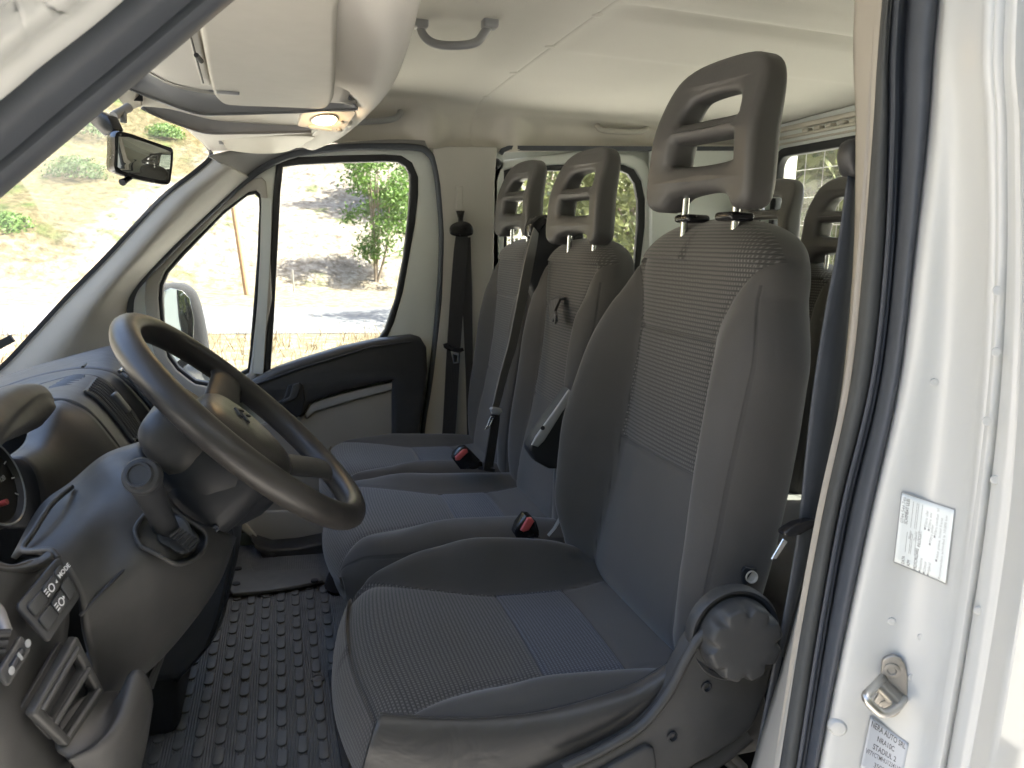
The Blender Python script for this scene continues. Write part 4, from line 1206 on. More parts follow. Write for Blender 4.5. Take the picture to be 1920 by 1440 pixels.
# ================================================================== dashboard
db = thing('dashboard', 'dark grey dashboard with vents, instrument hood and storage trays', 'dashboard', (-0.45, 1.62, 0.75))
def prof(pts, y): return [QY(*p, y) for p in pts]
P_far = prof([(-90, 735), (0, 706), (90, 679), (170, 657), (215, 646), (238, 650), (262, 668), (300, 700), (340, 770)], 2.38)
P_pod = prof([(-90, 757), (0, 728), (60, 708), (110, 697), (150, 692), (190, 694), (222, 706), (262, 745), (305, 800)], 1.74)
P_pod2 = prof([(-90, 768), (0, 739), (60, 718), (110, 704), (150, 698), (186, 701), (216, 716), (256, 758), (292, 812)], 1.70)
P_v1 = prof([(-90, 776), (0, 748), (60, 726), (110, 711), (150, 702), (183, 707), (212, 726), (248, 772), (284, 826)], 1.66)
P_v0 = prof([(-90, 812), (0, 774), (60, 748), (95, 737), (125, 737), (152, 745), (178, 762), (214, 802), (254, 856)], 1.40)
P_v00 = prof([(-90, 826), (0, 786), (60, 758), (97, 748), (126, 749), (150, 758), (172, 774), (204, 810), (240, 862)], 1.35)
patch('dash_top', [P_far, [a.lerp(b_, .5) + Vector((0, 0, 0.006)) for a, b_ in zip(P_far, P_pod)], P_pod], M['dash'], db, 6, 6, 0.01, 1)
patch('dash_ridge', [P_pod, P_pod2, P_v1], M['dash_smooth'], db, 6, 3, 0.008, 1)
patch('vent_panel', [P_v1, [a.lerp(b_, .5) for a, b_ in zip(P_v1, P_v0)], P_v0, P_v00], M['dash'], db, 6, 5, 0.008, 1)
# groove lines on the pod
for pts, y in (([(155, 690), (172, 676), (194, 661)], None),):
    a = [QY(155, 690, 1.76), QY(172, 677, 1.95), QY(194, 661, 2.2)]
    tube('pod_joint', cr([p + Vector((0, 0, 0.002)) for p in a], 4), 0.003, M['black'], db, 6)
# cluster bowl
B0 = prof([(60, 760), (100, 752), (126, 753), (170, 776), (210, 822), (245, 868)], 1.345)
B1 = prof([(55, 790), (98, 770), (128, 783), (165, 815), (190, 850), (210, 886)], 1.30)
B2 = prof([(45, 830), (85, 830), (112, 850), (132, 878), (146, 905), (158, 930)], 1.235)
B3 = prof([(10, 860), (42, 862), (64, 885), (74, 920), (78, 955), (80, 990)], 1.14)
B4 = prof([(-60, 840), (-20, 848), (30, 868), (44, 905), (38, 950), (20, 990)], 1.12)
patch('cluster_bowl', [B0, B1, B2, B3], M['dash'], db, 6, 6, 0.008, 1)
patch('cluster_bezel', [B3, [p + Vector((-0.03, 0.0, 0)) for p in B4]], M['black'], db, 6, 3, 0.006, 1)
# gauge: dial facing the driver
gc = QY(-18, 905, 1.06); gn = Vector((0.93, -0.12, 0.35)).normalized()
gau = lathe('gauge', [(0.0, 0.0), (0.052, 0.0), (0.056, 0.006), (0.059, 0.006), (0.059, -0.01), (0, -0.01)], gc, gn, M['gauge'], db, 40)
gu = Vector((0, 1, 0)); gv = gn.cross(gu).normalized(); gu = gv.cross(gn)
tube('gauge_ring', [gc + gn * 0.006 + (gu * math.cos(a) + gv * math.sin(a)) * 0.0575 for a in [2 * math.pi * k / 40 for k in range(40)]], 0.0016, M['gauge_ring'], gau, 6, True)
for k in range(11):
    a = R(-40 + 26 * k); q = gc + gn * 0.001 + (gu * math.cos(a) + gv * math.sin(a)) * 0.046
    d_ = (gu * math.cos(a) + gv * math.sin(a))
    strip('tick', [q, q + d_ * 0.007], gn.cross(d_), 0.0016, 0.0006, M['print_white'], gau)
p = QY(12, 941, 1.052); lathe('warning_dot', [(0.0038, -0.01), (0.0038, 0.001), (0, 0.001)], p, gn, M['red'], gau, 14)
text('dial_digits', '120', 0.009, QY(2, 905, 1.05), gu, -gv if gv.z < 0 else gv, M['print_grey'], gau)
# instrument hood
H = [[(-150, 830, .84), (-70, 765, .92), (-20, 735, 1.0), (20, 722, 1.08), (45, 722, 1.17), (50, 735, 1.27)],
     [(-110, 840, .84), (-30, 770, .92), (15, 738, 1.0), (48, 722, 1.08), (74, 721, 1.16), (88, 732, 1.26)],
     [(-70, 872, .83), (-4, 800, .90), (30, 766, .98), (66, 736, 1.07), (90, 733, 1.15), (100, 746, 1.25)],
     [(-62, 892, .83), (0, 823, .90), (33, 785, .98), (71, 749, 1.07), (93, 743, 1.14), (102, 755, 1.24)],
     [(-58, 905, .84), (2, 836, .91), (45, 802, .99), (84, 784, 1.09), (101, 768, 1.16), (104, 766, 1.25)],
     [(-90, 915, .85), (-30, 850, .92), (12, 828, 1.0), (50, 812, 1.1), (75, 800, 1.18), (85, 790, 1.26)]]
patch('instrument_hood', [[QY(*p) for p in r] for r in H], M['dash'], db, 6, 5, 0.004, 1)
# oval side vent on the top, slanting slats
for k in range(5):
    a = QY(92 + 7 * k, 731 - 4.3 * k, 1.50 + 0.03 * k); b_ = QY(136 + 5.5 * k, 728 - 5 * k, 1.50 + 0.03 * k)
    m_ = a.lerp(b_, .5) + Vector((0, 0, 0.004))
    strip('top_vent_slot', cr([a, m_, b_], 4), Vector((0, 1, 0.3)), 0.012 if k else 0.016, 0.006, M['black'], db)
# main vent: frame and slats following the panel curve
vy0, vy1 = 1.455, 1.60
def vp(t, s):
    """point on the vent face: t along profile 0..1, s across"""
    i0, i1 = 4.95, 7.62
    q = i0 + (i1 - i0) * t
    A, B_ = cr(P_v1, 8), cr(P_v0, 8)
    k = min(len(A) - 2, int(q * 8)); f = q * 8 - k
    a = A[k].lerp(A[k + 1], f); b_ = B_[k].lerp(B_[k + 1], f)
    return b_.lerp(a, s)
vent = patch('vent_recess', [[vp(t, s) + Vector((0.003, 0, 0.003)) for t in [k / 10 for k in range(11)]] for s in (0.16, 0.48, 0.80)], M['black'], db, 2, 2, 0.002, 1)
for s in (0.14, 0.82):
    tube('vent_frame', [vp(k / 12, s) + Vector((0.004, 0, 0.003)) for k in range(13)], 0.0035, M['shield'], vent, 6)
for t in (-0.01, 1.01):
    tube('vent_frame', [vp(max(0, min(1, t)), s) + Vector((0.004, 0, 0.003)) for s in (0.14, 0.5, 0.82)], 0.0035, M['shield'], vent, 6)
for k in range(6):
    s = 0.24 + 0.096 * k
    tube('slat', [vp(j / 10, s) + Vector((0.006, 0, 0.005)) for j in range(11)], 0.0026, M['greyplastic'] if False else M['shield'], vent, 6)
p = vp(0.60, 0.50) + Vector((0.010, 0, 0.008)); d_ = (vp(0.7, .5) - vp(0.5, .5))
rbox('vent_tab', p, (0.045, 0.030, 0.012), 0.005, M['shield'], vent, basis(d_, (0, 1, 0)))
# radio and screen on the pod face
def pq(px, py, y): return QY(px, py, y)
scr = [[pq(228, 690, 1.715), pq(250, 668, 1.86)], [pq(262, 722, 1.70), pq(290, 712, 1.83)], [pq(302, 786, 1.69), pq(330, 770, 1.80)]]
patch('radio_face', [[p + Vector((0.004, 0, 0)) for p in r] for r in scr], M['screen'], db, 4, 4, 0.01, 1)
for a, b_ in (((216, 699, 1.70), (243, 672, 1.85)), ((232, 708, 1.69), (300, 792, 1.68)), ((222, 702, 1.70), (234, 712, 1.69))):
    tube('radio_trim', [QY(*a) + Vector((0.008, 0, 0.002)), QY(*b_) + Vector((0.008, 0, 0.002))], 0.004, M['chrome'] if a[0] == 216 else M['shield'], db, 8)
p = QY(277, 741, 1.68) + Vector((0.012, 0, 0)); lathe('radio_knob', [(0.012, -0.01), (0.012, 0.012), (0.009, 0.015), (0, 0.015)], p, (0.8, -0.3, 0.5), M['gloss_black'], db, 18)
for k in range(2):
    rbox('radio_key', QY(297 + 9 * k, 764 - 3 * k, 1.67) + Vector((0.008, 0, 0)), (0.006, 0.012, 0.03), 0.002, M['chrome'], db)
# far end dash vent seen above the pod
for k in range(3):
    a = QY(206 + 5 * k, 652 - 3.5 * k, 2.42); b_ = QY(236 + 3 * k, 651 - 3.5 * k, 2.42)
    strip('demister_slot', [a, b_], Vector((0, 1, 0)), 0.010, 0.004, M['black'], db)
# bodies behind the visible skin
rbox('dash_core', (-0.66, 1.62, 1.02), (0.50, 1.72, 0.36), 0.03, M['black'], db)
rbox('glove_panel', (-0.42, 2.18, 1.05), (0.20, 0.66, 0.36), 0.05, M['dash'], db)
# centre console below the radio
C0 = prof([(300, 812), (330, 830), (372, 868), (410, 930), (438, 1000), (428, 1080), (396, 1190), (330, 1265)], 1.52)
C1 = [p + Vector((0.0, 0.36, 0)) for p in C0]
patch('centre_console', [[p + Vector((-0.16, 0, 0)) for p in C0], [p + Vector((-0.01, -0.008, 0)) for p in C0], C0, C1], M['dash_smooth'], db, 5, 3, 0.01, 1)
rbox('console_body', (-0.36, 1.70, 0.82), (0.30, 0.30, 0.42), 0.03, M['black'], db)
# knee panel round the column
K = [[(20, 1045, .98), (75, 948, 1.06), (130, 905, 1.10), (195, 852, 1.13), (262, 828, 1.15)],
     [(45, 1030, .93), (90, 962, 1.02), (138, 915, 1.06), (200, 864, 1.09), (266, 842, 1.11)],
     [(105, 1046, .90), (150, 985, .95), (200, 932, 1.0), (252, 892, 1.03), (292, 897, 1.06)],
     [(150, 1112, .885), (200, 1042, .93), (250, 992, .955), (300, 962, .99), (345, 962, 1.05)],
     [(162, 1195, .885), (230, 1122, .915), (300, 1072, .945), (358, 1022, .985), (405, 992, 1.06)],
     [(190, 1300, .92), (268, 1248, .965), (343, 1170, 1.005), (404, 1086, 1.045), (438, 1004, 1.10)],
     [(196, 1302, 1.0), (272, 1252, 1.05), (346, 1174, 1.10), (406, 1090, 1.15), (440, 1008, 1.2)],
     [(150, 1240, 1.1), (215, 1190, 1.15), (290, 1130, 1.2), (360, 1060, 1.25), (400, 990, 1.3)]]
patch('knee_panel', [[QY(*p) for p in r] for r in K], M['dash'], db, 7, 7, 0.006, 1)
j0 = [(270, 1026, .965), (240, 1060, .935), (190, 1112, .903), (150, 1155, .885)]
tube('panel_joint', cr([QY(p[0], p[1], p[2] - 0.004) for p in j0], 5), 0.0022, M['black'], db, 6)
# bright lip round the cut-out beside the cluster
tube('panel_lip', cr([QY(*p) for p in [(134, 913, 1.055), (96, 946, 1.0), (62, 998, .945), (43, 1026, .925), (52, 1033, .915), (92, 1031, .90), (104, 1040, .893), (108, 1046, .89)]], 5), 0.0035, M['dash'], db, 8)
# stalk well
wc = [(256, 985, .960), (254, 1000, .952), (262, 1020, .945), (272, 1028, .943), (300, 1042, .94), (326, 1057, .945), (345, 1057, .955), (366, 1048, .975), (382, 1032, .99), (388, 1012, 1.005), (380, 994, 1.01), (345, 972, 1.01), (318, 952, 1.01), (300, 948, 1.0), (275, 962, .98)]
ring = cr([QY(p[0], p[1], p[2] - 0.006) for p in wc], 4, True)
cen = sum(ring, Vector()) / len(ring)
inner = [p.lerp(cen, 0.12) + Vector((-0.006, 0.012, -0.004)) for p in ring]
deep = [p.lerp(cen, 0.25) + Vector((-0.02, 0.03, -0.01)) for p in ring]
well = loft('stalk_well', [ring, inner, deep, [cen + Vector((-0.02, 0.03, -0.01))] * len(ring)], M['black'], db, False, 50)
tube('well_lip', ring, 0.0028, M['dash'], well, 8, True)
gr = [p.lerp(cen + Vector((0.006, 0, -0.008)), 0.42) + Vector((0.004, 0.004, 0)) for p in ring]
gaiter = loft('gaiter', [gr, [p.lerp(cen, .15) + Vector((0, -0.006, 0.002)) for p in gr], [cen + Vector((0, -0.006, 0))] * len(gr)], M['rubber'], well, False, 50)
for k in range(7):
    a = QY(338 + 6 * k, 990 + 4.0 * k, 0.958 + 0.0015 * k); b_ = QY(318 + 6.2 * k, 1006 + 4.4 * k, 0.950)
    tube('gaiter_rib', [a, b_], 0.002, M['black'], well, 6)
# gear-like column stalk with a capped end
s0 = QY(318, 1004, 0.985); s1 = QY(266, 893, 0.875); sa = (s1 - s0).normalized()
st = thing('control_stalk', 'black control stalk with a round capped end beside the steering column', 'stalk', s0)
n_ = 14
rings = []
sx = sa.cross(Vector((0, 1, 0))).normalized(); sy = sx.cross(sa)
for k in range(n_ + 1):
    t = k / n_
    c = s0.lerp(s1, t); ra = 0.0140 + 0.0040 * t ** 2; rb_ = 0.0115 + 0.0065 * t ** 3
    rings.append([c + sx * math.cos(a) * ra + sy * math.sin(a) * rb_ for a in [2 * math.pi * q / 28 for q in range(28)]])
loft('lever', rings, M['black'], st, True, 50)
ca = (Vector((-0.15, -0.95, 0.45))).normalized()
lathe('end_cap', [(0.0, -0.02), (0.016, -0.018), (0.0200, -0.008), (0.0200, 0.003), (0.0183, 0.006), (0.0147, 0.007), (0.0138, 0.010), (0.0133, 0.0125), (0.0111, 0.0125), (0.0105, 0.0105), (0.0, 0.0105)], s1, ca, M['black'], st, 40)
lathe('boot_ring', [(0.022, -0.006), (0.026, 0.0), (0.024, 0.005), (0.016, 0.008), (0.0, 0.008)], s0, ca, M['rubber'], st, 32)

# near end of the dashboard: driver side lower face
E_ = [[(-120, 1000, .86), (-40, 1040, .83), (20, 1060, .84), (80, 1045, .88), (106, 1042, .895)],
      [(-120, 1100, .80), (-50, 1130, .79), (0, 1140, .81), (50, 1110, .85), (110, 1060, .89)],
      [(-120, 1200, .77), (-60, 1200, .77), (0, 1210, .79), (60, 1190, .83), (130, 1150, .875)],
      [(-120, 1300, .75), (-60, 1300, .75), (0, 1300, .77), (60, 1290, .81), (120, 1240, .86)],
      [(-120, 1400, .74), (-60, 1400, .74), (10, 1380, .76), (70, 1360, .80), (115, 1330, .86)],
      [(-120, 1540, .74), (-60, 1540, .74), (40, 1500, .77), (120, 1450, .82), (170, 1400, .88)]]
patch('dash_end', [[QY(p[0], p[1], p[2] + 0.012) for p in r] for r in E_], M['dash'], db, 6, 6, 0.008, 1)
patch('corner_lip', [[QY(*p) for p in r] for r in [[(-80, 1000, .86), (-20, 1040, .86), (20, 1058, .87), (70, 1046, .885), (92, 1030, .90)], [(-80, 1030, .83), (-20, 1058, .835), (20, 1066, .845), (70, 1058, .87), (100, 1040, .888)], [(-80, 1040, .85), (-20, 1070, .85), (20, 1078, .855), (70, 1070, .875), (104, 1048, .893)]]], M['dash'], db, 6, 4, 0.005, 1)
def quad(c):
    c = [QY(*p) for p in c]
    U = (c[1] - c[0]).length; V = (c[3] - c[0]).length
    nrm = (c[1] - c[0]).cross(c[3] - c[0]).normalized()
    if nrm.dot(CAM - c[0]) < 0: nrm = -nrm
    def f(u, v, w_):
        a = c[0].lerp(c[1], u / U); b_ = c[3].lerp(c[2], u / U)
        return a.lerp(b_, v / V) + nrm * w_
    return U, V, f
# switch panel: corners top-left.. in picture order
U, V, f = quad([(27, 1138, .822), (108, 1043, .882), (150, 1118, .868), (90, 1207, .815)])
swp = slab('switch_panel', rrect(U, V, 0.006, 4, U / 2, V / 2), [], 0.006, 0.002, M['dash_smooth'], db, f, 2)
for (a, b_, c_, d_) in ((.08, .42, .16, .46), (.42, .74, .16, .46), (.74, .92, .14, .40), (.08, .40, .50, .84), (.40, .70, .50, .84), (.70, .93, .44, .84)):
    slab('switch', rrect((b_ - a) * U * .96, (d_ - c_) * V * .94, 0.003, 3, (a + b_) / 2 * U, (c_ + d_) / 2 * V), [], 0.004, 0.0012, M['shield'], swp, lambda u, v, w_: f(u, v, w_ + 0.0045))
def mark(poly): slab('symbol', poly, [], 0.0006, 0.0001, M['print_white'], swp, lambda u, v, w_: f(u, v, w_ + 0.0068))
def disc(cx, cy, r, n=14): return [(cx + r * math.cos(2 * math.pi * k / n), cy + r * math.sin(2 * math.pi * k / n)) for k in range(n)]
for cx, cy in ((.56, .32), (.56, .68)):
    cx, cy = cx * U, cy * V
    slab('symbol', disc(cx, cy, .0042), [disc(cx, cy, .0030)], 0.0006, 0.0001, M['print_white'], swp, lambda u, v, w_: f(u, v, w_ + 0.0068))
    for k in range(3): mark([(cx - .010, cy - .004 + .003 * k), (cx - .0055, cy - .004 + .003 * k), (cx - .0055, cy - .0028 + .003 * k), (cx - .010, cy - .0028 + .003 * k)])
mark([(.66 * U, .33 * V), (.70 * U, .36 * V), (.70 * U, .29 * V)])
mark([(.66 * U, .66 * V), (.63 * U, .70 * V), (.63 * U, .62 * V)])
e1 = (f(U, 0, 0) - f(0, 0, 0)).normalized(); e2 = (f(0, V, 0) - f(0, 0, 0)).normalized()
text('symbol', 'MODE', 0.0065, f(.76 * U, .34 * V, 0.0072), e1, -e2, M['print_white'], swp, bold=0.0001)
# dimmer wheels
U2, V2, f2 = quad([(-8, 1262, .772), (36, 1190, .802), (58, 1216, .800), (14, 1290, .770)])
dm_ = slab('dimmer_panel', rrect(U2, V2, 0.004, 3, U2 / 2, V2 / 2), [], 0.008, 0.002, M['shield'], db, f2)
slab('dimmer_wheel', rrect(U2 * .5, V2 * .35, 0.002, 3, U2 * .52, V2 * .5), [], 0.010, 0.002, M['black'], dm_, lambda u, v, w_: f2(u, v, w_ + 0.004))
for a in (.2, .56, .9):
    slab('symbol', disc(a * U2, .5 * V2, .0035) if a != .56 else rrect(.003, .008, .001, 2, a * U2, .5 * V2), [], 0.0008, 0.0002, M['print_grey'], dm_, lambda u, v, w_: f2(u, v, w_ + 0.0098))
# side air grille at the picture edge
for k in range(4):
    tube('side_vent_slat', [QY(-50, 1190 + 18 * k, .775), QY(18 - 5 * k, 1186 + 18 * k, .79)], 0.004, M['black'], db, 8)
patch('vent_surround', [[QY(-60, 1118, .805), QY(0, 1130, .815), QY(24, 1180, .80)], [QY(-60, 1140, .795), QY(-4, 1152, .80), QY(16, 1186, .79)]], M['greyplastic'], db, 5, 3, 0.006, 1)
# storage tray: sloping frame with two pockets
U3, V3, f3 = quad([(52, 1338, .785), (137, 1190, .845), (190, 1298, .865), (118, 1400, .815)])
tray = slab('tray_frame', rrect(U3, V3, 0.004, 3, U3 / 2, V3 / 2), [rrect(U3 * .74, V3 * .34, 0.004, 3, U3 * .50, V3 * .27), rrect(U3 * .74, V3 * .34, 0.004, 3, U3 * .50, V3 * .69)], 0.012, 0.003, M['shield'], db, f3)
slab('tray_floor', rrect(U3 * .9, V3 * .9, 0.004, 3, U3 / 2, V3 / 2), [], 0.004, 0.001, M['dash_smooth'], tray, lambda u, v, w_: f3(u, v, w_ - 0.016))
for b_ in (.12, .485, .86):
    tube('tray_rail', [f3(U3 * .1, V3 * b_, 0.006), f3(U3 * .92, V3 * b_, 0.006)], 0.0035, M['shield'], tray, 8)
# cup tray with a raised lip
T_ = [[(110, 1345, .835), (150, 1310, .85), (190, 1298, .865), (222, 1294, .89)],
      [(105, 1400, .815), (150, 1370, .83), (190, 1340, .85), (226, 1300, .88)],
      [(125, 1420, .81), (170, 1395, .82), (205, 1355, .84), (236, 1272, .87)],
      [(130, 1426, .805), (185, 1395, .815), (222, 1345, .835), (252, 1256, .865)],
      [(140, 1440, .81), (200, 1412, .82), (245, 1350, .84), (272, 1262, .87)],
      [(160, 1480, .83), (220, 1450, .84), (262, 1380, .86), (284, 1290, .89)],
      [(170, 1560, .87), (230, 1530, .88), (268, 1430, .90), (288, 1320, .92)]]
cup = patch('cup_tray', [[QY(*p) for p in r] for r in T_], M['dash'], db, 6, 6, 0.006, 1)
patch('cup_floor', [[QY(*p) for p in r] for r in [[(186, 1300, .868), (224, 1296, .888)], [(150, 1380, .836), (196, 1370, .858)], [(138, 1420, .825), (170, 1405, .84)]]], M['greyplastic'], cup, 4, 4, 0.004, 1)
lathe('tray_button', [(0.006, -0.004), (0.006, 0.001), (0.005, 0.002), (0, 0.002)], QY(178, 1348, .852), (0.3, -0.5, 0.8), M['cream'], cup, 18)
# under-dash trims, pedals
patch('kick_trim', [[QY(*p) for p in r] for r in [[(326, 1145, 1.10), (322, 1195, 1.08), (306, 1240, 1.05), (288, 1292, 1.02)], [(308, 1150, 1.08), (304, 1195, 1.06), (292, 1236, 1.03), (270, 1280, 1.0)], [(300, 1160, 1.14), (292, 1200, 1.12), (280, 1240, 1.10), (255, 1285, 1.08)]]], M['dash_smooth'], db, 5, 5, 0.006, 1)
rbox('pedal_box', (-0.50, 1.12, 0.85), (0.25, 0.5, 0.5), 0.02, M['black'], db)
for k, (px, py) in enumerate(((236, 1405), (300, 1330))):
    c = QY(px, py, 1.12)
    rbox('pedal', (min(c.x, -0.25), 1.0 + 0.16 * k, 0.76), (0.03, 0.07, 0.09), 0.008, M['rubber'], db, Matrix.Rotation(R(-40), 3, 'Y'))

# ================================================================== steering wheel
HUB = Vector((-0.048, 1.150, 1.360))
d_dn = (QY(683, 960, 1.15) - QY(228, 600, 1.15)).normalized()     # towards the driver's lap
d_y = Vector((0, 1, 0))
nW = d_y.cross(d_dn).normalized()
if nW.z < 0: nW = -nW
RW = 0.203
sw = thing('steering_wheel', 'worn black four-spoke steering wheel with an embossed badge', 'steering wheel', HUB)
def WP(a, b_, c_=0): return HUB + d_dn * a + d_y * b_ + nW * c_
ring_pts = [WP(-RW * math.cos(t), RW * math.sin(t), 0.0) for t in [2 * math.pi * k / 96 for k in range(96)]]
verts, faces = [], []
for i, p in enumerate(ring_pts):
    t = 2 * math.pi * i / 96
    rad = (d_dn * -math.cos(t) + d_y * math.sin(t))
    for k in range(20):
        a = 2 * math.pi * k / 20
        bulge = 1 + 0.06 * max(0, math.cos(3 * (a)))
        verts.append(p + rad * math.cos(a) * 0.0178 * bulge + nW * math.sin(a) * 0.0195)
for i in range(96):
    for k in range(20):
        l = (k + 1) % 20; j = (i + 1) % 96
        faces.append((i * 20 + k, j * 20 + k, j * 20 + l, i * 20 + l))
mesh('rim', verts, faces, M['wheel'], sw, True, None)
# airbag pad: domed shield shape
pad = [(-0.070, 0.0), (-0.066, 0.045), (-0.045, 0.078), (-0.01, 0.088), (0.035, 0.080), (0.070, 0.058), (0.092, 0.025), (0.097, 0.0)]
pad = pad + [(a, -b_) for a, b_ in reversed(pad[1:-1])]
pad = [tuple(v[:2]) for v in cr([(*p, 0) for p in pad], 4, True)]
rings = []
for s, h_ in ((1.0, -0.045), (1.03, -0.02), (1.02, -0.002), (0.97, 0.010), (0.85, 0.018), (0.6, 0.023), (0.3, 0.0255), (0.01, 0.026)):
    rings.append([WP(a * s, b_ * s, h_ - 0.022) for a, b_ in pad])
apad = loft('airbag_pad', rings, M['wheel'], sw, True, 60)
rings = []
for s, h_ in ((0.98, -0.12), (1.1, -0.09), (1.12, -0.06), (1.04, -0.04)):
    rings.append([WP(a * s, b_ * s, h_) for a, b_ in pad])
loft('hub_back', rings, M['black'], sw, True, 60)
# badge: two stacked chevrons, and the restraint lettering
for k in range(2):
    a0 = -0.026 + 0.012 * k
    slab('badge_chevron', [(a0 + 0.010, -0.020), (a0, 0.0), (a0 + 0.010, 0.020), (a0 + 0.016, 0.020), (a0 + 0.006, 0.0), (a0 + 0.016, -0.020)], [], 0.004, 0.0008, M['black'], apad, lambda u, v, w_: WP(u, v, 0.0046 - 0.9 * (u * u + v * v) + w_))
tube('badge_outline', [WP(0.045 + 0.018 * math.cos(t), 0.014 * math.sin(t) + 0.012, -0.0055 - 0.08 * 0.018 * math.cos(t)) for t in [2 * math.pi * k / 24 for k in range(24)]], 0.0010, M['shield'], apad, 6, True)
# spokes
def spoke(name, a_in, b_in, a_out, b_out, w_in, w_out):
    di = Vector((a_out - a_in, b_out - b_in)); L = di.length; di.normalize(); pe = Vector((-di.y, di.x))
    rings = []
    for k in range(11):
        t = k / 10
        a, b_ = a_in + di.x * L * t, b_in + di.y * L * t
        wd = w_in + (w_out - w_in) * t + 0.018 * max(0, t - 0.75) * 4 * (t - 0.75) * 4 * 0.6
        c_ = -0.030 + 0.028 * sstep(0.1, 1, t)
        th = 0.011
        ring = []
        for q in range(20):
            an = 2 * math.pi * q / 20
            ring.append(WP(a + pe.x * wd * math.cos(an), b_ + pe.y * wd * math.cos(an), c_ + th * math.sin(an)))
        rings.append(ring)
    loft(name, rings, M['dash_smooth'], sw, True, 60)
for s in (-1, 1):
    spoke('spoke', -0.022, s * 0.060, -0.052, s * 0.194, 0.036, 0.026)
    spoke('spoke', 0.060, s * 0.035, 0.168, s * 0.108, 0.030, 0.024)
# column shroud
cs = thing('column_shroud', 'two-part dark plastic shroud around the steering column', 'column shroud', WP(0, 0, -0.15))
def ring_sec(c_, up, dn, hw, r, shift=0.0):
    pts = rrect(up + dn, 2 * hw, r, 6, -(up - dn) / 2, 0)
    return [WP(a + shift, b_, c_) for a, b_ in pts]
loft('lower_shroud', smooth_rings([ring_sec(-0.030, 0.02, 0.070, 0.070, 0.03), ring_sec(-0.040, 0.02, 0.078, 0.085, 0.035), ring_sec(-0.09, 0.04, 0.080, 0.094, 0.035), ring_sec(-0.14, 0.03, 0.075, 0.088, 0.03), ring_sec(-0.22, 0.02, 0.07, 0.07, 0.03)]), M['black'], cs, True, None)
loft('upper_shroud', smooth_rings([ring_sec(-0.030, 0.088, -0.018, 0.070, 0.025), ring_sec(-0.036, 0.100, -0.016, 0.092, 0.03), ring_sec(-0.060, 0.108, -0.014, 0.102, 0.03), ring_sec(-0.085, 0.102, -0.014, 0.100, 0.03), ring_sec(-0.10, 0.085, -0.016, 0.09, 0.03)]), M['dash'], cs, True, None)
rr_ = [WP(-0.072 + 0.026 * math.cos(t), -0.055 + 0.032 * math.sin(t), -0.036) for t in [2 * math.pi * k / 28 for k in range(28)]]
cc_ = sum(rr_, Vector()) / 28
loft('shroud_boss', [rr_, [p + nW * 0.006 for p in rr_], [p.lerp(cc_, .15) + nW * 0.010 for p in rr_], [cc_ + nW * 0.011] * 28], M['dash'], cs, False, 50)
lathe('screw', [(0.005, -0.002), (0.005, 0.001), (0.003, 0.0012), (0, -0.002)], WP(0.055, -0.094, -0.12), (0, -1, 0), M['rubber'], cs, 14)
# ================================================================== floor mat
def matrib():
    b = NB('ribbed_mat')
    sp = b.n('SeparateXYZ'); b.l(b.geo(), sp.inputs[0])
    rib = b.math('SINE', b.math('MULTIPLY', sp.outputs[0], 2 * math.pi / 0.0055))
    n = b.noise(6, 5, 0.7); d = b.math('POWER', b.noise(11, 6, 0.75), 3.0)
    b.set(color=b.mix(b.math('MULTIPLY', d, 0.9), b.mix(n, (0.080, 0.083, 0.088), (0.130, 0.134, 0.140)), (0.36, 0.36, 0.35)), rough=b.math('ADD', 0.42, b.math('MULTIPLY', n, 0.25)))
    b.bump(b.math('ADD', rib, b.math('MULTIPLY', n, 2.0)), 0.5, 0.0016)
    return b.m
M['ribmat'] = matrib()
fm_ = thing('floor_mat', 'dirty black rubber floor mat with raised oblong studs', 'floor mat', (0.0, 1.7, 0.602))
rows = []
for i in range(33):
    y = 0.72 + 1.86 * i / 32
    rows.append([Vector((x, y, 0.612 + 0.004 * noise.noise(Vector((x * 5, y * 5, 1))) + 0.12 * sstep(-0.42, -0.75, x) + 0.10 * sstep(2.36, 2.56, y) * 0)) for x in [-0.78 + 1.0 * k / 24 for k in range(25)]])
patch('mat_sheet', rows, M['ribmat'], fm_, thick=0.006, offset=-1, curved=False, sharp=None)
stud = None
o_ = [(0.0105 * math.cos(t), 0.0105 * math.sin(t) + (0.017 if math.sin(t) > 0 else -0.017)) for t in [2 * math.pi * (k + .5) / 12 for k in range(12)]]
cnt = 0
for i in range(15):
    for j in range(26):
        x = -0.29 + 0.040 * i; y = 1.20 + 0.066 * j + (0.033 if i % 2 else 0)
        if y > 2.28 or x > 0.14 + 0.0: continue
        z = 0.6140 + 0.004 * noise.noise(Vector((x * 5, y * 5, 1)))
        if stud is None:
            stud = slab('stud', o_, [], 0.005, 0.0018, M['mat'], fm_, None, 2)
            s_ = stud
        else:
            s_ = stud.copy(); col.objects.link(s_); s_.parent = fm_; s_.matrix_parent_inverse = stud.matrix_parent_inverse
        s_.location = (x, y, z); cnt += 1
        s_.rotation_euler = (0, 0, R(-3))
lathe('mat_button', [(0.016, 0), (0.016, 0.004), (0.012, 0.006), (0.010, 0.003), (0.007, 0.005), (0, 0.005)], QZ(596, 1274, 0.612), (0, 0, 1), M['mat'], fm_, 24)
o_ = [(QZ(*p, 0.63).x, QZ(*p, 0.63).y) for p in [(428, 1064), (470, 1058), (476, 1071), (596, 1066), (606, 1088), (560, 1098), (500, 1108), (437, 1113), (425, 1102)]]
pl = tag(slab('floor_plate', o_, [], 0.012, 0.004, M['mat'], None, lambda u, v, w_: Vector((u, v, 0.626 + w_)), 2), 'scuffed rubber plate covering the floor by the passenger door', 'floor plate')
